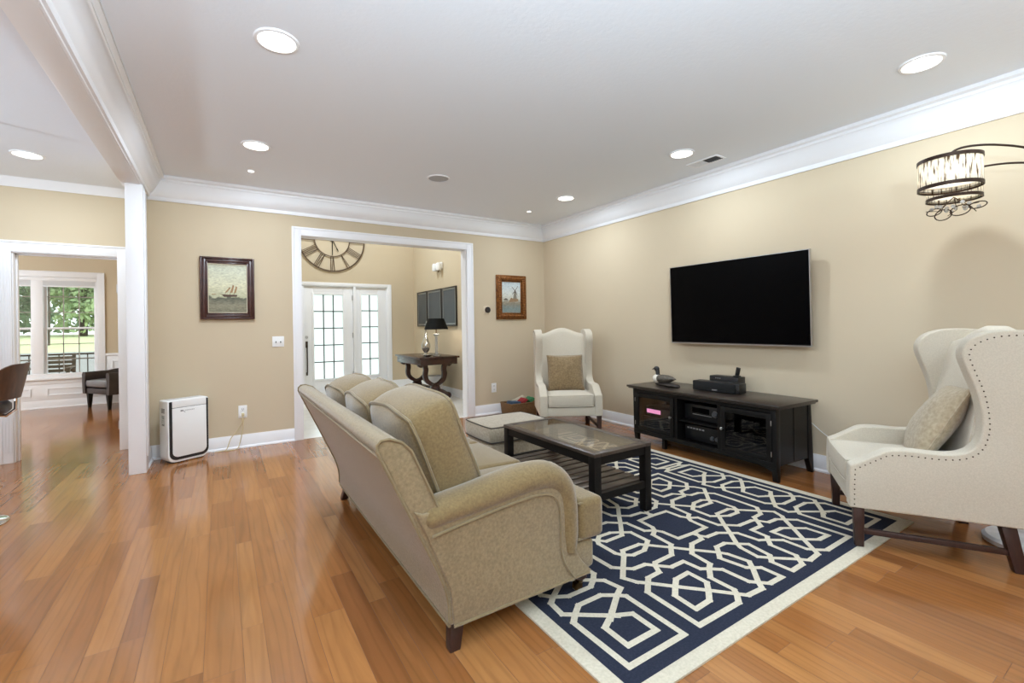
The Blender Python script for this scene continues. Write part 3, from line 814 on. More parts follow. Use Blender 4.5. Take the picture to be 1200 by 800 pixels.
# ================================================================== SOFA
def sofa():
    Y0, Y1 = 1.585, 3.51
    t = thing('sofa', 'three-seat olive tan velvet sofa with rolled arms seen from behind', 'sofa', (0.72, (Y0 + Y1) / 2, 0))
    off = V(t.location)
    def B(mb, name, m, parent=t, **k):
        mb.bm.transform(Matrix.Translation(-off)); return mb.build(name, m, parent, **k)
    # seat base with front rail
    mb = MB(); mb.box(0.74, 1.475, Y0 + 0.02, Y1 - 0.02, 0.107, 0.247); B(mb, 'seat_base', M['sofa'], bevel=0.025, seg=3)
    # leaning back
    prof = sp2([(0.722, 0.105), (0.708, 0.25), (0.612, 0.475), (0.462, 0.80)], 5)[:-1] + [(0.456, 0.815), (0.457, 0.835), (0.472, 0.85), (0.50, 0.852), (0.545, 0.835), (0.58, 0.80), (0.66, 0.62), (0.74, 0.44), (0.80, 0.25), (0.80, 0.105)]
    mb = MB(); mb.prism(prof, Y0 + 0.012, Y1 - 0.012, 'xz'); B(mb, 'back', M['sofa'], bevel=0.014, seg=3, sharp=50)
    edge = [(a, b) for a, b in prof[:len(prof) - 4]]
    mb = MB()
    for yy in (Y0 + 0.014, Y1 - 0.014):
        mb.tube([(a - 0.001, yy, b) for a, b in prof[:24] if b > 0.12], 0.0065, 6)
    mb.tube([(0.462, yy, 0.795) for yy in [Y0 + 0.014 + (Y1 - Y0 - 0.028) * k / 12 for k in range(13)]], 0.0065, 6)
    mb.tube([(0.722, yy, 0.106) for yy in (Y0 + 0.014, Y1 - 0.014)], 0.0065, 6)
    B(mb, 'piping', M['pipe'])
    # rolled arms
    for sgn, yo in ((1, Y0), (-1, Y1)):
        mb = MB()
        panel = [(0.738, 0.105)] + sp2([(0.724, 0.25), (0.632, 0.475), (0.585, 0.575)], 4) + sp2([(0.62, 0.56), (0.80, 0.572), (1.0, 0.598), (1.15, 0.612), (1.25, 0.60), (1.31, 0.55), (1.335, 0.46), (1.335, 0.30), (1.36, 0.20), (1.44, 0.108)], 4)
        a, b = (yo, yo + sgn * 0.13)
        mb.prism(panel, min(a, b), max(a, b), 'xz'); arm = B(mb, 'arm', M['sofa'], bevel=0.012, seg=2, sharp=50)
        # scroll roll, tapering into the back
        pth = smooth_path([(0.618, 0, 0.526), (0.70, 0, 0.536), (0.85, 0, 0.552), (1.0, 0, 0.572), (1.14, 0, 0.582), (1.235, 0, 0.568), (1.295, 0, 0.515), (1.315, 0, 0.43), (1.318, 0, 0.32), (1.318, 0, 0.23)], 5)
        n = len(pth); rings = []
        for i, p in enumerate(pth):
            d = (pth[min(i + 1, n - 1)] - pth[max(i - 1, 0)]).normalized()
            nn = V((-d.z, 0, d.x)); f = i / (n - 1)
            rr = 0.050 + 0.014 * min(1, f * 2.5); ry = 0.088
            if i < 3: rr *= (0.35, 0.8, 0.95)[i]; ry *= (0.35, 0.8, 0.95)[i]
            if f > 0.9: rr *= 1 - 0.35 * (f - 0.9) / 0.1
            rings.append([V((p.x, yo + sgn * 0.070, p.z)) + nn * rr * math.cos(2 * PI * k / 20) + V((0, 1, 0)) * ry * math.sin(2 * PI * k / 20) for k in range(20)])
        mb = MB(); mb.loft(rings); B(mb, 'arm_roll', M['sofacush'], parent=t, sharp=60)
        mb = MB()
        pp = smooth_path([(0.652, 0, 0.470), (0.80, 0, 0.492), (1.0, 0, 0.515), (1.14, 0, 0.522), (1.21, 0, 0.505), (1.245, 0, 0.46), (1.255, 0, 0.38), (1.256, 0, 0.26), (1.275, 0, 0.19), (1.33, 0, 0.11)], 4)
        mb.tube([(p.x, yo - sgn * 0.003, p.z) for p in pp], 0.006, 6)
        mb.tube([(0.735 + 0.685 * k / 8, yo - sgn * 0.001, 0.108) for k in range(9)], 0.006, 6)
        B(mb, 'piping', M['pipe'], parent=t)
    # seat cushions: outer two are T shaped in front of the arms
    ys = [Y0 + 0.15, Y0 + 0.15 + (Y1 - Y0 - 0.30) / 3, Y0 + 0.15 + (Y1 - Y0 - 0.30) * 2 / 3, Y1 - 0.15]
    for k in range(3):
        a, b = ys[k] + 0.004, ys[k + 1] - 0.004
        if k == 0: poly = [(0.70, a), (1.375, a), (1.375, Y0 + 0.005), (1.525, Y0 + 0.005), (1.525, b), (0.70, b)]
        elif k == 1: poly = [(0.70, a), (1.525, a), (1.525, b), (0.70, b)]
        else: poly = [(0.70, a), (1.525, a), (1.525, Y1 - 0.005), (1.375, Y1 - 0.005), (1.375, b), (0.70, b)]
        mb = MB(); mb.prism(poly, 0.248, 0.438, 'xy')
        bm = mb.bm
        bmesh.ops.recalc_face_normals(bm, faces=bm.faces[:])
        bmesh.ops.bevel(bm, geom=[e for e in bm.edges if len(e.link_faces) == 2 and e.calc_face_angle(0) > 0.5], offset=0.035, segments=4, profile=0.6, affect='EDGES', clamp_overlap=True)
        bmesh.ops.triangulate(bm, faces=[f for f in bm.faces if len(f.verts) > 4])
        bmesh.ops.subdivide_edges(bm, edges=[e for e in bm.edges if e.calc_length() > 0.12], cuts=3, use_grid_fill=True)
        for v in bm.verts:
            if v.co.z > 0.42:
                fx = max(0, 1 - abs(v.co.x - 1.1) / 0.42); fy = max(0, 1 - abs(v.co.y - (a + b) / 2) / ((b - a) / 2))
                v.co.z += 0.022 * min(1, fx * 1.6) * min(1, fy * 1.8) ** 0.6
        c = B(mb, 'seat_cushion', M['sofacush'], sharp=70)
        pm = MB()
        for zz in (0.425, 0.262):
            q = []
            for i, (px, py) in enumerate(poly):
                q.append((px - 0.012 * (1 if px > 1.0 else -1), py + (0.012 if py < (a + b) / 2 else -0.012), zz))
            rr_ = []
            for i in range(len(q)):
                p0, p1 = V(q[i]), V(q[(i + 1) % len(q)])
                rr_ += [p0.lerp(p1, 0.06), p0.lerp(p1, 0.5), p0.lerp(p1, 0.94)]
            pm.tube(rr_, 0.006, 6, closed=True)
        pm.bm.transform(Matrix.Translation(-off)); pm.build('piping', M['pipe'], c)
    # loose back cushions
    ang = math.radians(20)
    spots = [(2.02, 0.58, 0.49, 0.0, 0.03, 1), (2.605, 0.58, 0.47, -0.012, -0.04, 2), (3.16, 0.54, 0.46, -0.022, 0.04, 3)]
    for (yc, wd_, h_, dz, tw, sd) in spots:
        mb = MB()
        mx = T3(0.788, yc, 0.695 + dz) @ RZ(tw) @ RY(-ang) @ RZ(PI / 2)
        r1, r2_ = cushion(mb, wd_, h_, 0.315, edge=0.60, n=18, p=2.6, q=0.75, bulge=0.018, mx=mx, wob=0.005, corner=0.10, sag=-0.012, seedv=sd)
        c = B(mb, 'back_cushion', M['sofacush'], sharp=80)
        pm = MB(); pm.tube(r1, 0.0075, 6, closed=True); pm.tube(r2_, 0.0075, 6, closed=True)
        pm.bm.transform(Matrix.Translation(-off)); pm.build('piping', M['pipe'], c)
    # legs: raked wooden ones behind, brass castors in front
    for yy in (Y0 + 0.035, Y1 - 0.035):
        s = 1 if yy < 2 else -1
        mb = MB(); mb.taper((0.745, yy - s * 0.0, 0.0), (0.775, yy + s * 0.035, 0.115), 0.022, 0.030); B(mb, 'back_leg', M['legwood'], bevel=0.004)
        mb = MB(); q = (1.405, yy + s * 0.02)
        mb.lathe([(0.030, 0.112), (0.030, 0.100), (0.020, 0.094), (0.034, 0.082), (0.036, 0.070), (0.022, 0.058)], (q[0], q[1], 0), 16); lg = B(mb, 'front_leg', M['legwood'])
        mb = MB(); mb.lathe([(0.021, 0.058), (0.018, 0.045), (0.013, 0.04)], (q[0], q[1], 0), 14); mb.box(q[0] - 0.03, q[0] + 0.008, q[1] - 0.014, q[1] - 0.010, 0.02, 0.046); mb.box(q[0] - 0.03, q[0] + 0.008, q[1] + 0.010, q[1] + 0.014, 0.02, 0.046)
        mb.lathe([(0.017, -0.008), (0.0175, 0.008)], (q[0] - 0.02, q[1], 0.0175 + RT + 0.0025), 16, 'y')
        B(mb, 'castor', M['brass'])
    return t
sofa()

# ================================================================== WING CHAIRS
def wing_chair(loc, rotz, label, front_z=0.0, nails=True):
    """local: front of the base at y=0, back at -0.66; x runs across, width 0.70"""
    t = thing('wingback_chair', label, 'armchair', loc, rotz, 'cream wingback chairs')
    W2 = 0.352
    # base
    mb = MB(); mb.box(-W2 + 0.03, W2 - 0.03, -0.66, 0.012, 0.225, 0.325); mb.build('seat_base', M['linen'], t, bevel=0.012, seg=3)
    # side panels: low arm sweeping up into the wing
    side = [(0.022, 0.225), (0.022, 0.36)] + sp2([(0.018, 0.455), (-0.03, 0.478), (-0.10, 0.522), (-0.155, 0.552), (-0.24, 0.560), (-0.36, 0.556), (-0.445, 0.568), (-0.495, 0.605), (-0.522, 0.68), (-0.522, 0.78), (-0.505, 0.88), (-0.472, 0.985), (-0.452, 1.06), (-0.462, 1.115), (-0.50, 1.158), (-0.57, 1.185), (-0.66, 1.192), (-0.745, 1.185)], 4) + [(-0.80, 1.17), (-0.77, 0.90), (-0.72, 0.55), (-0.69, 0.225)]
    for sx in (-1, 1):
        mb = MB()
        x0, x1 = sorted((sx * W2, sx * (W2 - 0.088)))
        mb.prism(side, x0, x1, 'yz')
        s_ = mb.build('side_wing', M['linen'], t, bevel=0.026, seg=4, sharp=60)
        if nails:
            nb = MB()
            pts = [V((0, a, b)) for a, b in [(0.0, 0.245), (-0.002, 0.36)] + sp2([(-0.006, 0.435), (-0.04, 0.458), (-0.105, 0.498), (-0.155, 0.526), (-0.24, 0.534), (-0.36, 0.530), (-0.455, 0.543), (-0.517, 0.588), (-0.548, 0.68), (-0.548, 0.78), (-0.531, 0.885), (-0.498, 0.99), (-0.479, 1.06), (-0.487, 1.10), (-0.52, 1.133), (-0.58, 1.158), (-0.66, 1.166), (-0.745, 1.16)], 6)]
            acc = 0.0; last = pts[0]
            step = 0.027
            out = [pts[0]]
            for q in pts[1:]:
                d = (q - last).length
                while acc + d >= step:
                    f = (step - acc) / d; last = last.lerp(q, f); out.append(last.copy()); d = (q - last).length; acc = 0
                acc += d; last = q
            for q in out:
                nb.lathe([(0.0040, 0.0), (0.0034, 0.0020), (0.0013, 0.0028)], (0, 0, 0), 6, 'x')
                nb.bm.verts.ensure_lookup_table()
                for v in nb.bm.verts[-18:]:
                    v.co = V((sx * (W2 + v.co.x * 1.0 - 0.0005), q.y + v.co.y, q.z + v.co.z))
            nb.build('nailhead_trim', M['bronze'], s_)['kind'] = 'stuff'
    # back, camel topped
    xs = [-1 + 2 * i / 16 for i in range(17)]
    mb = MB(); rings = []
    for xx in xs:
        X = xx * (W2 - 0.075); zt = 1.135 + 0.075 * math.cos(xx * PI / 2) ** 2
        cur = 0.03 * xx * xx
        rings.append([(X, -0.69, 0.225), (X, -0.50 + cur, 0.225), (X, -0.50 + cur, 0.46), (X, -0.56 + cur, 0.80), (X, -0.625 + cur, zt - 0.06), (X, -0.645 + cur, zt - 0.02), (X, -0.68 + cur * 0.5, zt), (X, -0.75, zt - 0.002), (X, -0.79, zt - 0.03), (X, -0.76, 0.80), (X, -0.715, 0.46)])
    mb.loft(rings); mb.build('back', M['linen'], t, sharp=60)
    # loose seat cushion
    mb = MB(); r1, r2_ = cushion(mb, 2 * W2 - 0.185, 0.52, 0.15, edge=0.80, n=14, p=3.2, q=0.7, bulge=0.008, mx=T3(0, -0.235, 0.397) @ RX(PI / 2), corner=0.03)
    c = mb.build('seat_cushion', M['linen'], t, sharp=80)
    pm = MB(); pm.tube(r1, 0.0045, 6, closed=True); pm.tube(r2_, 0.0045, 6, closed=True); pm.build('piping', M['linen'], c)
    # front fabric apron under the cushion comes with the base; legs and stretchers
    for sx in (-1, 1):
        mb = MB(); mb.taper((sx * (W2 - 0.037), -0.012 - 0.012, front_z), (sx * (W2 - 0.035), -0.022, 0.232), 0.020, 0.025); mb.build('leg', M['legwood'], t, bevel=0.003)
        mb = MB(); mb.taper((sx * (W2 - 0.04), -0.665, 0), (sx * (W2 - 0.045), -0.62, 0.232), 0.024, 0.029); mb.build('leg', M['legwood'], t, bevel=0.003)
        mb = MB(); mb.box(sx * (W2 - 0.037) - 0.010, sx * (W2 - 0.037) + 0.010, -0.655, -0.03, 0.078, 0.108); mb.build('stretcher', M['legwood'], t, bevel=0.003)
    return t
def throw_pillow(label, m, s, th, loc, rotz, lean, roll, name='throw_pillow', group='throw pillows on the wing chairs'):
    t = MB()
    r1, r2_ = cushion(t, s, s, th, edge=0.10, n=18, p=2.4, q=0.75, bulge=0.0, corner=-0.05, wob=0.004, seedv=int(s * 1000))
    o = t.build(name, m, None, sharp=80)
    o.matrix_world = T3(*loc) @ RZ(rotz) @ RX(lean) @ RY(roll)
    pm = MB(); pm.tube([(a + b) / 2 for a, b in zip(r1, r2_)], 0.006, 6, closed=True); pm.build('piping', m, o)
    return tag(o, label, 'pillow', group)
fa = V((-0.52, 0.854, 0)); ra = V((0.854, 0.52, 0))
rot_a = math.atan2(0.52, 0.854)
o_a = V((2.938, 1.096, 0)) + ra * 0.328 + fa * 0.012
wing_chair(tuple(o_a), rot_a, 'cream nailhead wing chair at the right edge beside the arc lamp, seen from its side', RT + 0.0015)
p_a = o_a - fa * 0.455 + ra * 0.03
throw_pillow('sand coloured throw pillow on the wing chair at the right edge', M['tanpil'], 0.46, 0.165, (p_a.x, p_a.y, 0.655), rot_a - 0.15, 0.48, 0.05)
fb = V((-0.51, -0.86, 0)); rot_b = math.atan2(0.51, -0.86)
o_b = V((3.29, 3.932, 0)) - fb * 0.0
wing_chair((o_b.x, o_b.y, 0), rot_b, 'cream wing chair in the far corner facing the camera, with a brown pillow', RT * 0)
p_b = o_b - fb * 0.395
throw_pillow('square brown throw pillow on the wing chair in the far corner', M['brownpil'], 0.41, 0.15, (p_b.x, p_b.y, 0.672), rot_b, 0.30, 0.0)

# ================================================================== COFFEE TABLE
def coffee_table():
    x0, x1, y0, y1, H, Z0 = 1.895, 2.405, 2.055, 3.105, 0.46, RT + 0.0015
    cx, cy_ = (x0 + x1) / 2, (y0 + y1) / 2
    t = thing('coffee_table', 'dark espresso coffee table with a glass inset top and slatted shelf', 'table', (cx, cy_, Z0))
    a, b = (x1 - x0) / 2, (y1 - y0) / 2; H -= Z0
    mb = MB(); mb.frame(-a, a, -b, b, 0.055, H - 0.022, H, plane='xy'); mb.build('top_frame', M['tabletop'], t, bevel=0.003)
    mb = MB(); mb.box(-a + 0.05, a - 0.05, -b + 0.05, b - 0.05, H - 0.010, H - 0.002); mb.build('glass_top', M['tableglass'], t)
    for sx in (-1, 1):
        for sy in (-1, 1):
            mb = MB(); mb.box(sx * (a - 0.03) - 0.028, sx * (a - 0.03) + 0.028, sy * (b - 0.03) - 0.028, sy * (b - 0.03) + 0.028, 0, H - 0.022); mb.build('leg', M['espresso'], t, bevel=0.003)
    for sx in (-1, 1):
        mb = MB(); mb.box(sx * (a - 0.02) - 0.011, sx * (a - 0.02) + 0.011, -b + 0.05, b - 0.05, H - 0.075, H - 0.022); mb.build('apron', M['espresso'], t)
        mb = MB(); mb.box(sx * (a - 0.025) - 0.013, sx * (a - 0.025) + 0.013, -b + 0.05, b - 0.05, 0.155, 0.185); mb.build('shelf_rail', M['espresso'], t)
    for sy in (-1, 1):
        mb = MB(); mb.box(-a + 0.05, a - 0.05, sy * (b - 0.02) - 0.011, sy * (b - 0.02) + 0.011, H - 0.075, H - 0.022); mb.build('apron', M['espresso'], t)
        mb = MB(); mb.box(-a + 0.05, a - 0.05, sy * (b - 0.02) - 0.013, sy * (b - 0.02) + 0.013, 0.155, 0.2); mb.build('shelf_rail', M['espresso'], t)
    n = 11; span = 2 * b - 0.09
    for k in range(n):
        yy = -b + 0.045 + span * (k + 0.5) / n; hw = span / n / 2 - 0.009
        mb = MB(); mb.box(-a + 0.012, a - 0.012, yy - hw, yy + hw, 0.185, 0.2); mb.build('shelf_slat', M['tabletop'], t, bevel=0.002)
coffee_table()

# ================================================================== OTTOMAN
def ottoman():
    x0, x1, y0, y1 = 1.945, 2.60, 3.40, 3.91
    t = thing('ottoman', 'low tan upholstered ottoman behind the coffee table', 'ottoman', ((x0 + x1) / 2, (y0 + y1) / 2, RT + 0.0015))
    w_, d_ = x1 - x0, y1 - y0
    mb = MB(); mb.box(-w_ / 2 + 0.015, w_ / 2 - 0.015, -d_ / 2 + 0.015, d_ / 2 - 0.015, 0.03, 0.215); mb.build('base', M['ottoman'], t, bevel=0.03, seg=3)
    mb = MB(); r1, r2_ = cushion(mb, w_, d_, 0.15, edge=0.86, n=16, p=4, q=0.7, bulge=0.012, mx=T3(0, 0, 0.287) @ RX(PI / 2), corner=0.05)
    c = mb.build('cushion', M['ottoman'], t, sharp=80)
    pm = MB(); pm.tube(r1, 0.0055, 6, closed=True); pm.tube(r2_, 0.0055, 6, closed=True); pm.build('piping', M['darkpipe'], c)
    for sx in (-1, 1):
        for sy in (-1, 1):
            mb = MB(); mb.lathe([(0.022, 0), (0.026, 0.015), (0.026, 0.035)], (sx * (w_ / 2 - 0.07), sy * (d_ / 2 - 0.07), 0), 12); mb.build('foot', M['espresso'], t)
ottoman()

# ================================================================== MEDIA CONSOLE
CROT = -0.042
CO = V((3.545, 1.81, 0))
cL = V((math.sin(-CROT), math.cos(CROT), 0)); cD = V((math.cos(CROT), -math.sin(-CROT), 0))
def cpt(l, d, z=0): return CO + cL * l + cD * d + V((0, 0, z))
def console():
    """local: x = depth from the front edge of the top, y = along the front from the near end"""
    LN, DP, H = 1.60, 0.565, 0.607
    t = thing('media_console', 'long black media console with glass doors under the television', 'tv stand', tuple(CO), CROT)
    m = M['console']
    mb = MB(); mb.box(0, DP, 0, LN, H - 0.022, H); mb.box(0.012, DP - 0.012, 0.012, LN - 0.012, H - 0.034, H - 0.022); mb.build('top', M['consoletop'], t, bevel=0.005)
    f = 0.045; bk = DP - 0.03; a0, a1 = 0.055, LN - 0.055; zb = 0.125
    # carcass
    mb = MB(); mb.box(f + 0.02, bk, a0, a0 + 0.018, zb, H - 0.034); mb.box(f + 0.25, bk - 0.05, a0 - 0.004, a0, zb + 0.01, H - 0.04); mb.build('side_panel', m, t)
    mb = MB(); mb.box(f + 0.02, bk, a1 - 0.018, a1, zb, H - 0.034); mb.build('side_panel', m, t)
    mb = MB(); mb.box(bk - 0.01, bk, a0 + 0.018, a1 - 0.018, zb, H - 0.034); mb.build('back_panel', M['blackmatte'], t)
    mb = MB(); mb.box(f + 0.02, bk - 0.01, a0 + 0.018, a1 - 0.018, zb, zb + 0.018); mb.build('bottom_panel', m, t)
    d1, d2 = 0.545, 1.005
    for yy in (d1, d2):
        mb = MB(); mb.box(f + 0.004, bk - 0.01, yy - 0.016, yy + 0.016, zb, H - 0.034); mb.build('divider', m, t)
    mb = MB(); mb.box(f, f + 0.022, a0, a1, H - 0.072, H - 0.034); mb.build('top_rail', m, t, bevel=0.002)
    mb = MB(); mb.box(f, f + 0.022, a0, a1, zb - 0.012, zb + 0.026); mb.prism([(a0, zb - 0.012), (a0 + 0.03, zb - 0.012), (a0 + 0.15, zb - 0.012), (a0, zb - 0.05)], f + 0.001, f + 0.02, 'yz'); mb.build('bottom_rail', m, t, bevel=0.002)
    mb = MB(); mb.box(f + 0.03, bk - 0.012, d1 + 0.016, d2 - 0.016, 0.322, 0.337); mb.build('shelf', m, t)
    # legs: straight tapered in front, splayed behind
    for (yy, s) in ((a0 - 0.004, 1), (a1 + 0.004, -1)):
        mb = MB(); mb.prism([(f - 0.002, H - 0.034), (f + 0.06, H - 0.034), (f + 0.055, 0.12), (f + 0.052, 0.0), (f + 0.022, 0.0), (f + 0.004, 0.12)], min(yy, yy + s * 0.045), max(yy, yy + s * 0.045), 'xz'); mb.build('leg', m, t, bevel=0.003)
        mb = MB(); mb.prism([(bk - 0.03, H - 0.034), (bk + 0.012, H - 0.034), (bk + 0.045, 0.0), (bk + 0.018, 0.0), (bk - 0.035, 0.13)], min(yy - 0.003 * s, yy + s * 0.04), max(yy - 0.003 * s, yy + s * 0.04), 'xz'); mb.build('leg', m, t, bevel=0.003)
    mb = MB(); mb.box(f + 0.05, f + 0.085, 1.18, 1.215, 0, zb - 0.011); mb.build('leg', m, t)
    # glass doors
    for (p, q, kn) in ((0.085, d1 - 0.02, d1 - 0.042), (d2 + 0.02, LN - 0.085, d2 + 0.045)):
        mb = MB(); mb.frame(p, q, zb + 0.03, H - 0.076, 0.042, f - 0.006, f + 0.016, plane='yz'); d = mb.build('door', m, t, bevel=0.003)
        mb = MB(); mb.box(f + 0.003, f + 0.007, p + 0.038, q - 0.038, zb + 0.068, H - 0.114); mb.build('glass_pane', M['doorglass'], d)
        mb = MB(); mb.lathe([(0.006, 0), (0.005, -0.012), (0.012, -0.018), (0.012, -0.026), (0.004, -0.03)], (f - 0.006, kn, 0.345), 14, 'x'); mb.build('knob', M['steel'], d)
        hy = p + 0.001 if kn > p + (q - p) / 2 else q - 0.001
        for zz in (0.22, 0.46):
            mb = MB(); mb.tube([(f - 0.008, hy, zz - 0.02), (f - 0.008, hy, zz + 0.02)], 0.004); mb.build('hinge', M['steel'], d)
    return t
console()
def in_console(name, label, cat, l0, l1, d0, d1, z0, z1, group=None):
    p = cpt((l0 + l1) / 2, (d0 + d1) / 2, z0)
    return thing(name, label, cat, tuple(p), CROT, group), (l1 - l0) / 2, (d1 - d0) / 2, z1 - z0
def receiver(label, z0, h, kind):
    t, a, b, hh = in_console('stereo_receiver', label, 'receiver', 0.585, 0.965, 0.13, 0.45, z0, z0 + h, 'black receivers in the middle of the media console')
    mb = MB(); mb.box(-b + 0.01, b, -a, a, 0.012, hh); mb.build('case', M['blackplastic'], t, bevel=0.003)
    mb = MB(); mb.box(-b, -b + 0.01, -a, a, 0.010, hh); mb.build('front_panel', M['blackplastic'], t, bevel=0.003)
    for sx in (-1, 1):
        for sy in (-1, 1):
            mb = MB(); mb.lathe([(0.015, 0), (0.013, 0.013)], (sx * (b - 0.05), sy * (a - 0.05), 0), 10); mb.build('foot', M['blackplastic'], t)
    if kind == 0:
        mb = MB(); mb.box(-b - 0.002, -b, -0.075, 0.105, hh * 0.52, hh * 0.84); mb.build('display', M['screen'], t)
        mb = MB(); mb.box(-b - 0.003, -b, -0.10, 0.10, hh * 0.40, hh * 0.43); mb.build('trim_line', M['silverprint'], t)
        ks = [(-0.135, hh * 0.60, 0.026)]
    else:
        mb = MB()
        for k in range(6): mb.box(-b - 0.004, -b, -0.02 + k * 0.032, 0.0 + k * 0.032, hh * 0.76, hh * 0.84)
        mb.build('buttons', M['silverprint'], t)
        ks = [(-0.105, hh * 0.42, 0.018), (-0.155, hh * 0.42, 0.018)]
    for (yy, zz, r) in ks:
        mb = MB(); mb.lathe([(r, 0), (r, -0.012), (r * 0.8, -0.016)], (-b, yy, zz), 18, 'x'); k = mb.build('knob', M['greyplastic'], t)
        mb = MB(); mb.lathe([(r * 1.12, 0.001), (r * 1.12, -0.003)], (-b, yy, zz), 18, 'x'); mb.build('ring', M['steel'], k)
receiver('black stereo receiver with one round dial on the upper shelf of the console', 0.338, 0.15, 0)
receiver('black stereo unit with two small knobs at the bottom of the console', 0.1445, 0.15, 1)
t, a, b, hh = in_console('pink_glow_box', 'box added behind the left glass door of the console, its glowing strip standing in for a pink reflection', 'set-top box', 1.11, 1.47, 0.13, 0.38, 0.292, 0.385)
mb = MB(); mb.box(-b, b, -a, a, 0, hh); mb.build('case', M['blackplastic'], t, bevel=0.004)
mb = MB(); mb.box(-b - 0.002, -b, -0.03, 0.15, hh * 0.36, hh * 0.80); mb.build('display', M['pink'], t)  # glowing strip put in for a pink reflection on the door glass
t, a, b, hh = in_console('storage_box', 'dark storage box under the box with the pink glow behind the left glass door', 'box', 1.10, 1.48, 0.12, 0.42, 0.1445, 0.291)
mb = MB(); mb.box(-b, b, -a, a, 0, hh - 0.03); mb.build('body', M['console'], t, bevel=0.004)
mb = MB(); mb.box(-b - 0.006, b + 0.006, -a - 0.006, a + 0.006, hh - 0.029, hh - 0.001); mb.build('lid', M['consoletop'], t, bevel=0.004)

# things on the console
CT = 0.607
def loon():
    p = cpt(1.305, 0.235, CT)
    t = thing('loon_decoy', 'carved black and white loon decoy on driftwood on the left of the console', 'figurine', tuple(p), CROT + PI / 2 - 0.12)
    # local: head towards +x
    mb = MB(); mb.loft([[V((x, yy * w_, zz * h_ + zc)) for yy, zz in [(math.cos(2 * PI * k / 16), math.sin(2 * PI * k / 16)) for k in range(16)]] for x, w_, h_, zc in ((-0.17, 0.006, 0.004, 0.082), (-0.14, 0.022, 0.012, 0.080), (-0.10, 0.045, 0.028, 0.076), (-0.04, 0.06, 0.043, 0.070), (0.02, 0.06, 0.046, 0.067), (0.06, 0.052, 0.042, 0.066), (0.09, 0.036, 0.030, 0.070))])
    feather = mat('speckled feathers', (108, 98, 84), 0.6, rgb2=(30, 28, 27), vscale=90, detail=1)
    mb.build('body', feather, t, sharp=80)
    mb = MB(); mb.loft([[V((x, yy * w_, zz * h_ + zc)) for yy, zz in [(math.cos(2 * PI * k / 14), math.sin(2 * PI * k / 14)) for k in range(14)]] for x, w_, h_, zc in ((0.03, 0.050, 0.036, 0.056), (0.06, 0.058, 0.048, 0.060), (0.10, 0.052, 0.050, 0.062), (0.13, 0.036, 0.038, 0.064), (0.142, 0.014, 0.016, 0.066))])
    mb.build('breast', mat('loon breast', (222, 216, 202), 0.6), t, sharp=80)
    mb = MB(); mb.tube(smooth_path([(0.075, 0, 0.085), (0.088, 0, 0.115), (0.092, 0, 0.140), (0.098, 0, 0.160)], 4), [0.030, 0.027, 0.024, 0.021, 0.02, 0.02, 0.02, 0.02, 0.021, 0.022, 0.022, 0.022, 0.022], 12)
    mb.sphere((0.105, 0, 0.168), 0.027, 10, (1.25, 0.9, 0.95)); mb.build('head', mat('loon head', (28, 27, 27), 0.5), t, sharp=80)
    mb = MB(); mb.tube([(0.128, 0, 0.168), (0.15, 0, 0.163), (0.178, 0, 0.154)], [0.010, 0.007, 0.0015], 8); mb.build('bill', mat('loon bill', (36, 34, 34), 0.4), t)
    mb = MB()
    mb.loft([[V((x, yy * w_, max(0.0005, zz * h_ + zc))) for yy, zz in [(math.cos(2 * PI * k / 12), math.sin(2 * PI * k / 12)) for k in range(12)]] for x, w_, h_, zc in ((-0.21, 0.02, 0.008, 0.010), (-0.17, 0.05, 0.016, 0.016), (-0.10, 0.06, 0.018, 0.017), (0.0, 0.05, 0.022, 0.02), (0.08, 0.04, 0.018, 0.017), (0.105, 0.012, 0.008, 0.012))])
    mb.build('driftwood', mat('dark driftwood', (58, 48, 42), 0.7, rgb2=(34, 28, 25), vscale=30, stretch=(1, 6, 6)), t, sharp=80)
loon()
def speaker_():
    p = (cpt(0.735, 0.31, CT))
    t = thing('center_speaker', 'black oblong centre speaker on the console below the television', 'speaker', tuple(p), CROT + 0.10)
    mb = MB(); mb.box(-0.05, 0.075, -0.225, 0.225, 0.004, 0.092); mb.build('cabinet', M['blackplastic'], t, bevel=0.006)
    mb = MB(); mb.box(-0.062, -0.05, -0.19, 0.22, 0.006, 0.09); mb.build('grille', mat('speaker cloth', (17, 17, 17), 0.9, bump=0.5, bscale=700), t, bevel=0.004)
    mb = MB(); mb.box(-0.064, -0.062, -0.025, 0.025, 0.016, 0.026); mb.build('badge', M['silverprint'], t)
    mb = MB(); mb.lathe([(0.014, 0), (0.010, -0.006)], (-0.05, -0.207, 0.045), 14, 'x'); mb.build('port', M['darkglossy'], t)
    p = cpt(0.745, 0.46, CT)
    t = thing('cable_modem', 'flat black electronics box standing behind the centre speaker', 'modem', tuple(p), CROT + 0.06)
    mb = MB(); mb.box(-0.06, 0.06, -0.145, 0.145, 0.0, 0.135); mb.build('case', M['blackplastic'], t, bevel=0.008)
    mb = MB(); mb.box(-0.0615, -0.06, -0.13, 0.13, 0.103, 0.128); mb.build('front_panel', M['darkglossy'], t)
    mb = MB()
    for k in range(3): mb.box(-0.0628, -0.0615, 0.03 + k * 0.02, 0.04 + k * 0.02, 0.111, 0.117)
    mb.build('indicator', M['silverprint'], t)
    p = cpt(0.64, 0.455, CT + 0.1355)
    t = thing('cordless_phone', 'small black handset leaning upright on the box behind the centre speaker', 'phone', tuple(p), CROT)
    mb = MB(); mb.box(-0.025, 0.025, -0.025, 0.025, 0, 0.012); mb.build('cradle', M['blackplastic'], t, bevel=0.004)
    mb = MB(); mb.box(-0.009, 0.009, -0.019, 0.019, 0.004, 0.085, T3(0, 0, 0.004) @ RX(0.2)); mb.build('handset', M['blackplastic'], t, bevel=0.005)
speaker_()

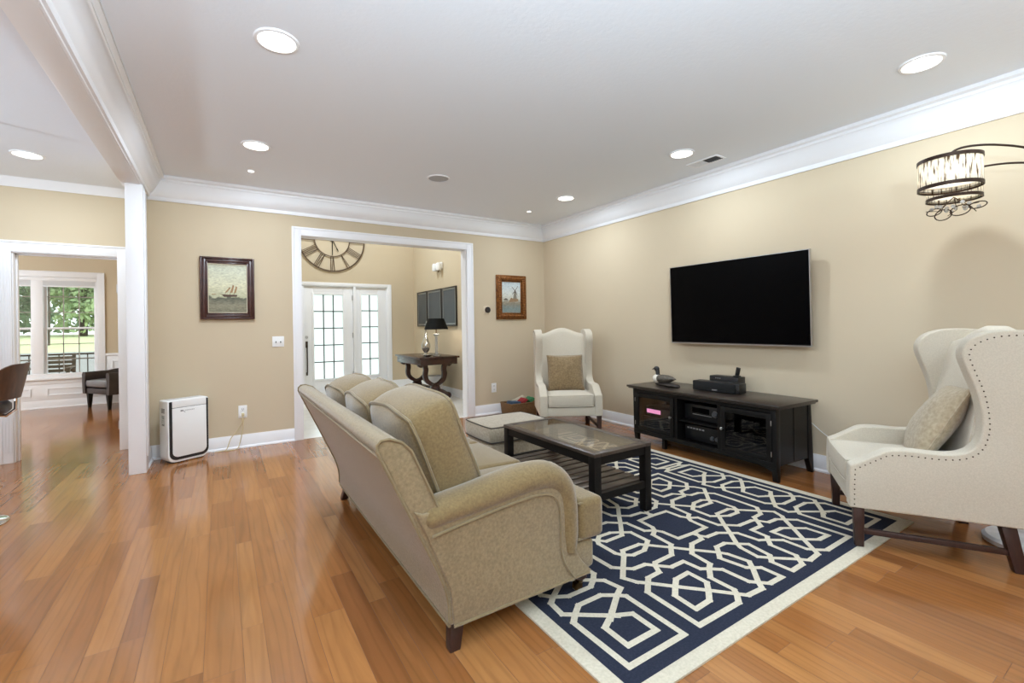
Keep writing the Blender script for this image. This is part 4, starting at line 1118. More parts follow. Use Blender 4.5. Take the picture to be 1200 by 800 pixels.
# ================================================================== TELEVISION
def tv():
    t = thing('television', 'large black flat television mounted on the right wall', 'television', (4.10, 2.52, 1.442))
    mx = RY(-0.02)
    mb = MB(); mb.box(0.0, 0.028, -0.69, 0.69, -0.402, 0.402, mx); mb.build('body', M['blackplastic'], t, bevel=0.004)
    mb = MB(); mb.box(-0.0025, 0.001, -0.684, 0.684, -0.388, 0.398, mx); mb.build('screen', M['screen'], t)
    mb = MB(); mb.frame(-0.692, 0.692, -0.404, 0.404, 0.006, -0.004, 0.02, plane='yz', wt=0.005); mb.box(-0.005, 0.018, -0.69, 0.69, -0.408, -0.397); mb.bm.transform(mx); mb.build('bezel', M['steel'], t)
    mb = MB(); mb.box(0.028, 0.052, -0.48, 0.48, -0.33, 0.12, mx); mb.build('housing', M['blackplastic'], t, bevel=0.006)
    mb = MB(); mb.box(0.05, 0.0865, -0.22, 0.22, -0.18, 0.18); mb.build('wall_bracket', M['blackmatte'], t)
tv()

# ================================================================== ARC LAMP
def arc_lamp():
    bx_, by_ = 3.70, 0.58
    t = thing('arc_lamp', 'floor lamp at the right edge with two pleated drum shades on thin arching arms', 'lamp', (bx_, by_, 0))
    mb = MB(); mb.lathe([(0.165, 0.0), (0.178, 0.008), (0.18, 0.03), (0.165, 0.045), (0.06, 0.052), (0.02, 0.052)], n=36); mb.build('base', M['marble'], t, sharp=30)
    mb = MB(); mb.lathe([(0.035, 0.05), (0.035, 0.07), (0.018, 0.085), (0.016, 0.13)], (0.07, -0.05, 0), 16); mb.build('collar', M['bronze'], t)
    mb = MB(); mb.tube(smooth_path([(0.07, -0.05, 0.10), (0.075, -0.055, 0.8), (0.085, -0.065, 1.5), (0.09, -0.07, 2.02)], 8), 0.011, 10); mb.build('stem', M['bronze'], t)
    s1 = V((3.25 - bx_, 0.77 - by_, 0)); s2 = V((3.81 - bx_, 0.885 - by_, 0))
    def arm(pts):
        mb = MB(); mb.tube(smooth_path(pts, 8), 0.006, 8); return mb.build('arm', M['bronze'], t)
    arm([(0.09, -0.07, 2.0), (0.07, -0.055, 2.12), (0.0, -0.015, 2.172), (-0.17, 0.07, 2.185), (-0.33, 0.135, 2.168), (-0.42, 0.175, 2.14), (s1.x, s1.y, 2.10), (s1.x, s1.y, 2.04)])
    arm([(0.09, -0.07, 2.0), (0.105, -0.03, 2.095), (0.115, 0.06, 2.135), (0.115, 0.18, 2.15), (0.112, 0.27, 2.14), (s2.x, s2.y, 2.11), (s2.x, s2.y, 2.07)])
    for (s, z0, z1, pw) in ((s1, 1.945, 2.087, 0.25), (s2, 1.990, 2.133, 0.40)):
        R = 0.127
        mb = MB(); mb.lathe([(R, 0), (R, z1 - z0)], n=56, caps=False)
        sh = mb.build('lamp_shade', M['organza'], t, loc=(s.x, s.y, z0))
        mb = MB()
        for zz in (0.0, z1 - z0):
            mb.lathe([(R - 0.003, zz - 0.009), (R + 0.003, zz - 0.009), (R + 0.003, zz + 0.009), (R - 0.003, zz + 0.009)], n=56, caps=False)
        mb.build('shade_rim', M['bronze'], sh)
        mb = MB(); mb.lathe([(0.001, 0.022), (R - 0.005, 0.022)], n=40, caps=False); mb.build('diffuser', M['shadefabric'], sh)
        mb = MB(); mb.sphere((0, 0, 0.085), 0.028, 10); mb.build('bulb', M['bulb'], sh)
        mb = MB(); mb.lathe([(0.016, 0.11), (0.016, z1 - z0 + 0.004)], n=12)
        for k in range(3):
            a = 2 * PI * k / 3; mb.tube([(0, 0, z1 - z0), (R * math.cos(a), R * math.sin(a), z1 - z0)], 0.0025, 6)
        mb.build('socket', M['bronze'], sh)
        L = bpy.data.lights.new('shade_lamp', 'POINT'); L.energy = pw; L.shadow_soft_size = 0.03; L.color = (1.0, 0.93, 0.80)
        lo = bpy.data.objects.new('shade_lamp', L); COL.objects.link(lo); lo.parent = sh; lo.location = (0, 0, 0.045)
    # wire rings and crystals hanging under the rear shade
    mb = MB(); rnd = random.Random(5)
    for (dx, dy, dz, r, tl) in ((-0.05, -0.04, 1.905, 0.045, 0.9), (0.0, 0.05, 1.90, 0.04, 1.1), (-0.02, -0.11, 1.925, 0.038, 0.7), (0.03, 0.10, 1.93, 0.036, 0.8)):
        mb.tube([(s2.x + dx + r * math.sin(2 * PI * k / 20) * math.cos(tl), s2.y + dy + r * math.cos(2 * PI * k / 20), dz + r * math.sin(2 * PI * k / 20) * math.sin(tl)) for k in range(20)], 0.0032, 6, closed=True)
    for k in range(5):
        a = k * 1.3; mb.tube([(s2.x, s2.y, 2.0), (s2.x + 0.06 * math.cos(a), s2.y + 0.08 * math.sin(a), 1.93), (s2.x + 0.10 * math.cos(a + 0.4), s2.y + 0.13 * math.sin(a + 0.4), 1.905 + 0.03 * (k % 2))], 0.0022, 6)
    mb.build('wire_ornament', M['bronze'], t)
    mb = MB()
    for k in range(14):
        a = k * 2.4; r = 0.03 + 0.008 * k
        mb.sphere((s2.x + r * math.cos(a), s2.y + r * math.sin(a), 1.955 - 0.03 * rnd.random()), 0.011, 5)
    mb.build('crystal_drops', M['crystal'], t, sharp=10)['kind'] = 'stuff'
arc_lamp()
# ================================================================== ON THE LIVING ROOM WALLS
def painting_canvas(kind):
    m = bpy.data.materials.new('painted canvas'); m.use_nodes = True
    nt = m.node_tree; b = nt.nodes['Principled BSDF']; inp(b, 'Roughness', 0.5); inp(b, 'Specular IOR Level', 0.3)
    tc = nt.nodes.new('ShaderNodeTexCoord'); sx = nt.nodes.new('ShaderNodeSeparateXYZ'); nt.links.new(tc.outputs['Object'], sx.inputs[0])
    mp = nt.nodes.new('ShaderNodeMapping'); mp.inputs['Scale'].default_value = (1, 1, 2.4)
    nt.links.new(tc.outputs['Object'], mp.inputs[0])
    n = nt.nodes.new('ShaderNodeTexNoise'); n.inputs['Scale'].default_value = 14; n.inputs['Detail'].default_value = 8; n.inputs['Distortion'].default_value = 0.6
    nt.links.new(mp.outputs[0], n.inputs['Vector'])
    mul = nt.nodes.new('ShaderNodeMath'); mul.operation = 'MULTIPLY_ADD'; mul.inputs[1].default_value = 0.10; 
    nt.links.new(n.outputs['Fac'], mul.inputs[0]); nt.links.new(sx.outputs['Z'], mul.inputs[2])
    rp = nt.nodes.new('ShaderNodeValToRGB'); rp.color_ramp.interpolation = 'LINEAR'
    mr = nt.nodes.new('ShaderNodeMapRange'); mr.inputs['From Min'].default_value = -0.25; mr.inputs['From Max'].default_value = 0.35
    nt.links.new(mul.outputs[0], mr.inputs['Value']); nt.links.new(mr.outputs[0], rp.inputs['Fac'])
    el = rp.color_ramp.elements
    cols = {0: [(0.0, (104, 102, 84)), (0.20, (142, 138, 116)), (0.335, (96, 98, 84)), (0.36, (190, 190, 158)), (0.55, (214, 212, 182)), (0.85, (200, 204, 184)), (1.0, (170, 160, 132))],
            1: [(0.0, (150, 150, 138)), (0.22, (128, 144, 142)), (0.36, (150, 142, 124)), (0.45, (206, 204, 188)), (0.6, (216, 220, 214)), (0.8, (204, 216, 220)), (1.0, (196, 206, 212))]}[kind]
    el[0].position, el[0].color = cols[0][0], lin(*cols[0][1]); el[1].position, el[1].color = cols[-1][0], lin(*cols[-1][1])
    for p, c in cols[1:-1]:
        e = el.new(p); e.color = lin(*c)
    n2 = nt.nodes.new('ShaderNodeTexNoise'); n2.inputs['Scale'].default_value = 45; n2.inputs['Detail'].default_value = 5
    nt.links.new(mp.outputs[0], n2.inputs['Vector'])
    mr2 = nt.nodes.new('ShaderNodeMapRange'); mr2.inputs['From Min'].default_value = 0.3; mr2.inputs['From Max'].default_value = 0.7; mr2.inputs['To Min'].default_value = 0.72; mr2.inputs['To Max'].default_value = 1.12
    nt.links.new(n2.outputs['Fac'], mr2.inputs['Value'])
    vm = nt.nodes.new('ShaderNodeVectorMath'); vm.operation = 'SCALE'
    nt.links.new(rp.outputs['Color'], vm.inputs[0]); nt.links.new(mr2.outputs[0], vm.inputs['Scale']); nt.links.new(vm.outputs[0], b.inputs['Base Color'])
    return m

def ship_painting():
    x0, x1, z0, z1 = -0.170, 0.311, 1.357, 1.998
    cx, cz = (x0 + x1) / 2, (z0 + z1) / 2; a, h = (x1 - x0) / 2, (z1 - z0) / 2
    t = thing('framed_painting', 'seascape painting of a sailing ship in a dark red brown frame', 'painting', (cx, YB - 0.0015, cz))
    mb = MB(); wd = 0.068
    # moulded frame: outer lip, hollow, inner lip
    for (i0, i1, y0) in ((0, 0.018, 0.036), (0.018, 0.050, 0.024), (0.050, 0.068, 0.018)):
        mb.frame(-a + i0, a - i0, -h + i0, h - i0, i1 - i0, -y0, 0)
    mb.build('frame', mat('dark red brown frame', (74, 42, 36), 0.3, spec=0.5, rgb2=(54, 30, 26), vscale=18), t, bevel=0.004)
    mb = MB(); mb.frame(-a + 0.066, a - 0.066, -h + 0.066, h - 0.066, 0.007, -0.016, 0); mb.build('liner', mat('pale liner', (196, 186, 160), 0.5), t)
    mb = MB(); mb.mi = 0; mb.box(-a + 0.06, a - 0.06, -0.010, -0.002, -h + 0.06, h - 0.06)
    y = -0.0106
    def poly(pts, mi):
        mb.bm.faces.new([mb.bm.verts.new(V((p[0], y - 0.0002 * mi, p[1]))) for p in pts]).material_index = mi
    poly([(-0.055, -0.062), (0.085, -0.066), (0.078, -0.084), (-0.035, -0.088)], 1)
    for (bx, bz, tx, tz, wv) in ((-0.03, -0.062, 0.015, 0.02, 0.022), (0.015, -0.064, 0.045, 0.045, 0.026), (0.05, -0.066, 0.072, 0.03, 0.022)):
        poly([(bx, bz), (bx + 0.004, bz), (tx + 0.003, tz), (tx, tz)], 1)
        poly([(bx + 0.002, bz + 0.02), (bx + wv, bz + 0.022), (tx + 0.012, tz - 0.012), (tx, tz - 0.008)], 2)
    poly([(-0.145, -0.060), (-0.10, -0.058), (-0.115, -0.066), (-0.14, -0.066)], 2)
    poly([(-0.055, -0.062), (-0.08, -0.05), (-0.078, -0.053), (-0.05, -0.068)], 1)
    mb.build('canvas', [painting_canvas(0), mat('ship brown', (74, 52, 36), 0.5), mat('sail ochre', (150, 116, 78), 0.5)], t)
ship_painting()

def mill_painting():
    x0, x1, z0, z1 = 3.320, 3.830, 1.340, 1.977
    cx, cz = (x0 + x1) / 2, (z0 + z1) / 2; a, h = (x1 - x0) / 2, (z1 - z0) / 2
    t = thing('framed_painting', 'landscape painting with a windmill in an ornate gold frame above the corner chair', 'painting', (cx, YB - 0.0015, cz))
    gold = mat('carved gilt', (158, 104, 52), 0.35, metal=0.55, rgb2=(92, 52, 26), vscale=45, bump=1.0, bscale=120)
    mb = MB()
    for (i0, i1, y0) in ((0, 0.02, 0.030), (0.02, 0.075, 0.045), (0.075, 0.095, 0.022)):
        mb.frame(-a + i0, a - i0, -h + i0, h - i0, i1 - i0, -y0, 0)
    mb.build('frame', gold, t, bevel=0.005)
    mb = MB(); rnd = random.Random(11)
    per = []
    n1, n2 = 13, 17
    for k in range(n1):
        u = -a + 0.04 + (2 * a - 0.08) * k / (n1 - 1); per += [(u, h - 0.047), (u, -h + 0.047)]
    for k in range(1, n2 - 1):
        u = -h + 0.04 + (2 * h - 0.08) * k / (n2 - 1); per += [(a - 0.047, u), (-a + 0.047, u)]
    for (u, v) in per:
        mb.sphere((u, -0.045, v), 0.016, 6, (1, 0.55, 1))
    mb.build('carved_ornament', gold, t, sharp=60)['kind'] = 'stuff'
    mb = MB(); mb.mi = 0; mb.box(-a + 0.09, a - 0.09, -0.010, -0.002, -h + 0.09, h - 0.09)
    def poly(pts, mi):
        mb.bm.faces.new([mb.bm.verts.new(V((p[0], -0.0106 - 0.0002 * mi, p[1]))) for p in pts]).material_index = mi
    poly([(0.03, -0.03), (0.10, -0.03), (0.085, 0.07), (0.05, 0.075)], 1)
    poly([(0.043, 0.07), (0.092, 0.07), (0.067, 0.115)], 2)
    poly([(-0.04, -0.07), (0.12, -0.06), (0.12, -0.02), (0.02, -0.015), (0.0, 0.0), (-0.03, -0.04)], 3)
    poly([(-0.13, -0.03), (-0.09, -0.012), (-0.06, -0.03), (-0.06, -0.042), (-0.13, -0.042)], 2)
    for (dx, dz) in ((0.05, 0.07), (-0.055, 0.06), (0.04, -0.06), (-0.05, -0.05)):
        nn = V((-dz, dx)).normalized() * 0.004
        poly([(0.067 + nn.x, 0.095 + nn.y), (0.067 + dx + nn.x, 0.095 + dz + nn.y), (0.067 + dx - nn.x, 0.095 + dz - nn.y), (0.067 - nn.x, 0.095 - nn.y)], 4)
    mb.build('canvas', [painting_canvas(1), mat('mill grey', (128, 122, 108), 0.5), mat('mill cap', (96, 88, 78), 0.5), mat('mill house', (150, 122, 92), 0.5, var=0.2, vscale=40), mat('mill sail', (88, 78, 70), 0.5)], t)
mill_painting()

t = thing('thermostat', 'round black thermostat dial on a pale plate beside the gold framed painting', 'thermostat', (3.177, YB - 0.0012, 1.474))
mb = MB(); mb.box(-0.062, 0.035, -0.005, 0, -0.055, 0.055); mb.build('wall_plate', mat('plate paint', (214, 200, 176), 0.5), t, bevel=0.002)
mb = MB(); mb.lathe([(0.042, -0.004), (0.043, -0.02), (0.038, -0.027)], n=28, axis='y'); mb.build('dial', M['bronze'], t)
mb = MB(); mb.lathe([(0.037, -0.0262), (0.034, -0.0285)], n=28, axis='y'); mb.build('glass_face', M['darkglossy'], t)
t = thing('light_switch', 'white double toggle light switch plate beside the wide opening', 'light switch', (0.533, YB - 0.0012, 1.11))
mb = MB(); mb.box(-0.058, 0.058, -0.006, 0, -0.058, 0.058); mb.build('plate', M['whiteplastic'], t, bevel=0.003)
for sx in (-1, 1):
    mb = MB(); mb.box(sx * 0.023 - 0.0045, sx * 0.023 + 0.0045, -0.018, -0.004, -0.010, 0.006, RX(0.25)); mb.build('toggle', M['greyplastic'], t, bevel=0.001)
def outlet(x, z, label, night=False):
    t = thing('wall_outlet', label, 'outlet', (x, YB - 0.0012, z), 0, 'wall outlets')
    mb = MB(); mb.box(-0.040, 0.040, -0.006, 0, -0.066, 0.066); mb.build('plate', M['whiteplastic'], t, bevel=0.003)
    for dz in (0.026, -0.026):
        mb = MB(); mb.lathe([(0.021, -0.004), (0.021, -0.008)], (0, 0, dz), 20, 'y'); r_ = mb.build('receptacle', M['whiteplastic'], t)
        mb = MB()
        mb.box(-0.009, -0.006, -0.009, -0.006, dz - 0.004, dz + 0.009); mb.box(0.006, 0.009, -0.009, -0.006, dz - 0.004, dz + 0.009); mb.box(-0.003, 0.003, -0.009, -0.006, dz - 0.013, dz - 0.008)
        mb.build('slots', M['greyplastic'], r_)
    return t
outlet(0.188, 0.380, 'white wall outlet with a cord plugged in, beside the air purifier')
outlet(3.265, 0.368, 'white wall outlet under the thermostat')
t = thing('power_cord', 'beige power cord hanging from the outlet behind the air purifier', 'cord', (0.188, YB - 0.03, 0.352))
mb = MB(); mb.box(-0.014, 0.014, -0.008, 0.0185, -0.016, 0.016); mb.build('plug', M['cord'], t, bevel=0.004)
mb = MB(); mb.tube(smooth_path([(0, 0, -0.014), (-0.01, -0.012, -0.08), (-0.06, -0.015, -0.17), (-0.11, -0.02, -0.23), (-0.15, -0.03, -0.335), (-0.19, -0.035, -0.345), (-0.24, -0.035, -0.346)], 8), 0.0042, 8)
mb.tube(smooth_path([(0, 0, -0.014), (0.004, -0.01, -0.10), (-0.012, -0.012, -0.20), (-0.03, -0.02, -0.28), (-0.06, -0.035, -0.343), (-0.16, -0.05, -0.346)], 8), 0.0035, 8); mb.build('cable', M['cord'], t)

t = thing('wall_cable', 'thin white cable drooping along the wall between the console and the right wing chair', 'cable', (XR - 0.012, 1.30, 0.28))
mb = MB(); mb.tube(smooth_path([(0, 0.62, 0.16), (0, 0.46, 0.03), (0.0, 0.33, -0.02), (0, 0.18, 0.0), (0, -0.1, -0.08), (0.0, -0.4, -0.12), (0, -0.7, -0.08)], 8), 0.003, 6); mb.build('cable', M['whiteplastic'], t)

# ================================================================== AIR PURIFIER
def purifier():
    yaw = math.radians(27)
    fl = V((-0.425, 5.285, 0)); ln, dp, H = 0.355, 0.165, 0.592
    t = thing('air_purifier', 'white air purifier with a dark trim standing by the white post', 'air purifier', tuple(fl), yaw)
    def rr(x0, x1, z0, z1, rb, rt, k=7):
        pts = []
        for (cx, cz, r, a0) in ((x1 - rb, z0 + rb, rb, -PI / 2), (x1 - rt, z1 - rt, rt, 0), (x0 + rt, z1 - rt, rt, PI / 2), (x0 + rb, z0 + rb, rb, PI)):
            pts += [(cx + r * math.cos(a0 + PI / 2 * i / k), cz + r * math.sin(a0 + PI / 2 * i / k)) for i in range(k + 1)]
        return pts
    mb = MB(); mb.prism(rr(0, ln, 0.008, H, 0.065, 0.014), 0.012, dp, 'xz'); mb.build('body', M['whiteplastic'], t, bevel=0.012, seg=3, sharp=50)
    mb = MB(); mb.prism(rr(0.002, ln - 0.002, 0.010, H - 0.004, 0.065, 0.010), 0.0, 0.0135, 'xz'); mb.build('face_surround', M['whiteplastic'], t, bevel=0.003)
    mb = MB(); mb.prism(rr(0.014, ln - 0.006, 0.030, H - 0.012, 0.062, 0.008), -0.003, 0.001, 'xz'); mb.build('dark_trim', M['darkglossy'], t)
    mb = MB(); mb.prism(rr(0.038, ln - 0.026, 0.058, H - 0.075, 0.05, 0.004), -0.010, 0.0, 'xz'); mb.build('front_panel', M['whiteplastic'], t, bevel=0.002)
    mb = MB(); mb.prism(rr(0.038, ln - 0.026, H - 0.071, H - 0.006, 0.004, 0.008), -0.010, 0.0, 'xz'); mb.build('top_panel', M['whiteplastic'], t, bevel=0.002)
    mb = MB()
    for k in range(9): mb.box(0.03 + k * 0.033, 0.055 + k * 0.033, 0.05, 0.13, H, H + 0.0015)
    mb.build('air_outlet', mat('pale grille', (206, 206, 206), 0.5), t)
    mb = MB()
    for k in range(5): mb.box(-0.001, 0.002, 0.05, 0.115, 0.475 + k * 0.009, 0.480 + k * 0.009)
    mb.build('side_vent', M['greyplastic'], t)
    mb = MB(); mb.box(-0.0008, 0.002, 0.05, 0.115, 0.352, 0.455); mb.build('label_plate', mat('label grey', (206, 210, 208), 0.5), t)
    mb = MB()
    for (zz, y0, y1) in ((0.44, 0.06, 0.105), (0.425, 0.06, 0.095), (0.405, 0.075, 0.08), (0.405, 0.092, 0.097), (0.392, 0.10, 0.105), (0.366, 0.058, 0.10), (0.362, 0.07, 0.09)): mb.box(-0.0014, 0.002, y0, y1, zz - 0.003, zz + 0.003)
    mb.build('label_print', M['greyplastic'], t)
    mb = MB()
    zz = 0.487
    for (a, b) in ((0.105, 0.112), (0.114, 0.121), (0.125, 0.130)): mb.box(a, b, -0.0112, -0.009, zz - 0.006, zz + 0.007)
    mb.prism([(0.128, zz - 0.006), (0.134, zz - 0.006), (0.146, zz - 0.016), (0.143, zz - 0.018)], -0.0112, -0.009, 'xz')
    mb.build('logo_mark', M['greyplastic'], t)
    mb = MB()
    for k in range(7): mb.box(0.142 + k * 0.012, 0.150 + k * 0.012, -0.0112, -0.009, zz - 0.003, zz + 0.005)
    mb.build('logo_lettering', mat('pale grey print', (170, 172, 172), 0.5), t)
    for sx in (0.07, ln - 0.07):
        mb = MB(); mb.box(sx - 0.03, sx + 0.03, 0.03, dp - 0.03, 0, 0.012); mb.build('foot', M['greyplastic'], t)
purifier()

# ================================================================== BASKET
def basket():
    bx, by = 3.55, 5.365
    t = thing('wicker_basket', 'low brown wicker basket full of folded cloth behind the ottoman', 'basket', (bx, by, 0))
    w_, d_, h_ = 0.235, 0.145, 0.165
    mb = MB(); rings = []
    for (f, z) in ((0.92, 0.0), (0.96, 0.06), (1.0, h_), (0.94, h_), (0.90, 0.06), (0.86, 0.012)):
        rings.append([(x * w_ * f, y * d_ * f, z) for x, y in ((-1, -1), (1, -1), (1, 1), (-1, 1))])
    mb.loft(rings); mb.build('body', M['wicker'], t, bevel=0.006)
    mb = MB(); mb.tube([(x * w_ * 0.97, y * d_ * 0.97, h_) for x, y in ((-1, -1), (0, -1.02), (1, -1), (1.02, 0), (1, 1), (0, 1.02), (-1, 1), (-1.02, 0))], 0.011, 8, closed=True); mb.build('rim', M['wicker'], t)
    specs = [('navycloth', -0.12, -0.035, 0.08, 0.022, 0.08, 0.1, 'folded blue cloth on the left in the wicker basket'),
             ('redcloth', 0.03, -0.035, 0.05, 0.016, 0.08, -0.55, 'folded red cloth in the middle of the wicker basket'),
             ('greencloth', 0.15, -0.035, 0.05, 0.02, 0.08, -0.5, 'folded green cloth on the right in the wicker basket'),
             ('tancloth', 0.02, 0.085, 0.12, 0.016, 0.028, -0.3, 'folded pale cloth at the back of the wicker basket')]
    for (m, x, y, a, hz, b, rot, lab) in specs:
        mb = MB()
        for k in range(3): mb.box(-a + 0.004 * k, a - 0.006 * k, -b + 0.005 * k, b - 0.004 * k, k * hz * 0.68, (k + 1) * hz * 0.68 - 0.001)
        o = mb.build('folded_cloth', M[m], None, bevel=0.005)
        o.matrix_world = T3(bx + x, by + y, 0.150 + (0.03 if rot < -0.2 else 0.0)) @ RY(rot)
        tag(o, lab, 'cloth', 'folded cloths in the wicker basket')
    mb = MB(); mb.box(-w_ * 0.84, w_ * 0.84, -d_ * 0.84, d_ * 0.84, 0.012, 0.125); mb.build('lining', M['tancloth'], t, bevel=0.02)
basket()

# ================================================================== LEFT SIDE: BAR STOOL, PENDANT
def bar_stool():
    t = thing('bar_stool', 'walnut shell bar stool on a chrome disc base at the left edge', 'stool', (-1.405, 4.36, 0), 0)
    mb = MB(); mb.lathe([(0.20, 0), (0.205, 0.006), (0.19, 0.014), (0.06, 0.028), (0.03, 0.04)], n=36); mb.build('base', M['chrome'], t)
    mb = MB(); mb.lathe([(0.028, 0.035), (0.028, 0.42), (0.020, 0.425), (0.020, 0.69)], n=18); mb.build('column', M['chrome'], t)
    mb = MB(); mb.tube([(-0.02, -0.15, 0.28), (-0.16, -0.12, 0.28), (-0.19, 0, 0.28), (-0.16, 0.12, 0.28), (-0.02, 0.15, 0.28)], 0.010, 8); mb.tube([(-0.02, -0.15, 0.28), (0.02, 0, 0.28), (-0.02, 0.15, 0.28)], 0.010, 8); mb.build('footrest', M['chrome'], t)
    mb = MB(); mb.lathe([(0.03, 0.685), (0.12, 0.70), (0.20, 0.715), (0.222, 0.74), (0.222, 0.775), (0.20, 0.80), (0.10, 0.806)], n=32)
    mb.build('seat', M['leather'], t, sharp=60)
    # bent plywood backrest: tall at the back, swooping down into the arms
    mb = MB(); bm = mb.bm; N = 36
    def prof(a):
        st = lambda x: 0 if x <= 0 else (1 if x >= 1 else x * x * (3 - 2 * x))
        q = abs(a)
        top = 1.045 - 0.135 * st((q - 0.40) / 0.95)
        lo = 0.815 + 0.062 * st((q - 0.80) / 0.38) + 0.0 * q
        lo = min(lo, top - 0.03)
        return lo, top
    inn, out = [], []
    for i in range(N + 1):
        a = -2.15 + 4.3 * i / N; lo, hi = prof(a)
        row_i, row_o = [], []
        for k in range(7):
            f = k / 6; z = lo + (hi - lo) * f; r = 0.248 + 0.05 * (z - 0.80) / 0.25
            row_i.append((r * math.cos(a), r * 1.0 * math.sin(a), z)); row_o.append(((r + 0.013) * math.cos(a), (r + 0.013) * math.sin(a), z))
        inn.append(row_i); out.append(row_o)
    rings = [row_o + row_i[::-1] for row_o, row_i in zip(out, inn)]
    mb.loft(rings); mb.build('backrest', M['walnut'], t, sharp=45)
    mb = MB(); mb.tube([(0.10, 0, 0.72), (0.20, 0, 0.70), (0.245, 0, 0.74), (0.25, 0, 0.86)], 0.010, 8); mb.tube([(0.0, 0.15, 0.735), (0.02, 0.225, 0.79), (0.01, 0.256, 0.885)], 0.010, 8); mb.tube([(0.0, -0.15, 0.735), (0.02, -0.225, 0.79), (0.01, -0.256, 0.885)], 0.010, 8); mb.build('bracket', M['chrome'], t)
bar_stool()
t = thing('pendant_light', 'amber glass bowl pendant at the left edge below the kitchen ceiling', 'pendant lamp', (-1.452, 4.6, ZC))
mb = MB(); mb.lathe([(0.05, 0), (0.05, -0.015), (0.008, -0.025), (0.006, -0.60)], n=16); mb.build('rod', M['bronze'], t)
mb = MB(); mb.lathe([(0.012, -0.655), (0.05, -0.645), (0.078, -0.605), (0.095, -0.555), (0.118, -0.535), (0.114, -0.533), (0.091, -0.552), (0.074, -0.60), (0.047, -0.639), (0.010, -0.648)], n=32, caps=False); mb.build('glass_bowl', M['amberglass'], t)
mb = MB(); mb.lathe([(0.001, -0.685), (0.012, -0.675), (0.006, -0.662), (0.018, -0.653), (0.006, -0.60)], n=14); mb.build('finial', M['bronze'], t)

# ================================================================== DINING ROOM ARMCHAIR
def tub_chair():
    # local: front towards +y
    c = V((-1.70, 9.765, 0)); f = V((-0.82, -0.572, 0)); rot = math.atan2(-f.x, f.y)
    t = thing('tub_chair', 'dark brown leather tub armchair in the dining room below the window', 'armchair', (c.x, c.y, 0), rot)
    R0, R1 = 0.30, 0.37
    mb = MB(); rings = []
    N = 28
    for i in range(N + 1):
        a = PI * (-0.06) - (PI * 0.88) * i / N if False else (PI + 0.0) + PI * i / N
        ca, sa = math.cos(a), math.sin(a)
        q = abs(i / N - 0.5) * 2
        top = 0.64 - 0.05 * q ** 2
        yo = -0.33
        def P(r, z): return (r * ca, yo + r * sa * 0.95, z)
        rings.append([P(R1, 0.24), P(R1 + 0.012, 0.45), P(R1 + 0.015, top - 0.04), P(R1 - 0.01, top), P(R0 + 0.005, top), P(R0 - 0.015, top - 0.04), P(R0, 0.45), P(R0, 0.24)])
    # straight arms forward
    fr = [[(x, 0.0, z) for x, _, z in rings[-1]]]; fl = [[(x, 0.0, z) for x, _, z in rings[0]]]
    mb.loft(fl + rings + fr); mb.build('backrest', M['leather'], t, sharp=60)
    mb = MB(); mb.box(-0.29, 0.29, -0.60, -0.01, 0.24, 0.335); mb.build('seat_frame', M['leather'], t, bevel=0.02, seg=3)
    mb = MB(); cushion(mb, 0.575, 0.56, 0.13, edge=0.75, n=12, mx=T3(0, -0.28, 0.405) @ RX(PI / 2), corner=0.04, bulge=0.01); mb.build('seat_cushion', M['leatherseat'], t, sharp=80)
    for (x, y) in ((-0.27, -0.05), (0.27, -0.05), (-0.22, -0.58), (0.22, -0.58)):
        mb = MB(); mb.taper((x * 1.03, y, 0), (x, y, 0.245), 0.018, 0.033); mb.build('leg', M['espresso'], t, bevel=0.003)
tub_chair()

# ================================================================== ENTRANCE HALL FURNISHINGS
def clock():
    cx, cz, R, r = 1.866, 2.975, 0.612, 0.325
    t = thing('wall_clock', 'large open metal clock with roman numerals above the front door', 'clock', (cx, YF - 0.03, cz))
    def ring(rad, name, wd):
        mb = MB(); mb.strip([(rad * math.cos(2 * PI * k / 64), 0, rad * math.sin(2 * PI * k / 64)) for k in range(64)], wd, 0.014, (0, 1, 0), closed=True); mb.build(name, M['clockmetal'], t)
    ring(R, 'outer_ring', 0.024); ring(r, 'inner_ring', 0.018)
    num = ['XII', 'I', 'II', 'III', 'IIII', 'V', 'VI', 'VII', 'VIII', 'IX', 'X', 'XI']
    for k, s in enumerate(num):
        a = PI / 2 - 2 * PI * k / 12
        mb = MB(); wch = {'I': 0.028, 'V': 0.062, 'X': 0.062}
        tot = sum(wch[c] for c in s); x = -tot / 2
        r0, r1 = r + 0.005, R - 0.008
        mx = RY(-(a - PI / 2))
        def bar(xa, xb, w_=0.011):
            mb.taper((xa, 0, r0), (xb, 0, r1), (w_ / 2, 0.004), (w_ / 2, 0.004))
        for c in s:
            w_ = wch[c]
            if c == 'I': bar(x + w_ / 2, x + w_ / 2)
            elif c == 'V': bar(x + w_ / 2, x + 0.008); bar(x + w_ / 2, x + w_ - 0.008)
            else: bar(x + 0.008, x + w_ - 0.008); bar(x + w_ - 0.008, x + 0.008)
            x += w_
        mb.bm.transform(mx); mb.build('numeral', M['clockmetal'], t)
    mb = MB(); mb.taper((0, 0, 0), (0, 0, -0.30), (0.008, 0.003), (0.006, 0.003)); mb.build('minute_hand', M['blackmatte'], t)
    mb = MB(); mb.taper((-0.02, -0.008, 0.04), (0.085, -0.008, -0.17), (0.009, 0.003), (0.007, 0.003)); mb.taper((0.085, -0.008, -0.17), (0.115, -0.008, -0.235), (0.014, 0.003), (0.001, 0.002)); mb.build('hour_hand', M['blackmatte'], t)
    mb = MB(); mb.lathe([(0.03, -0.014), (0.03, 0.03)], n=20, axis='y'); mb.taper((0, 0.003, 0), (0, 0.003, R), 0.004, 0.004); mb.box(-R, R, 0.0, 0.006, -0.004, 0.004); mb.build('hub', M['clockmetal'], t)
clock()

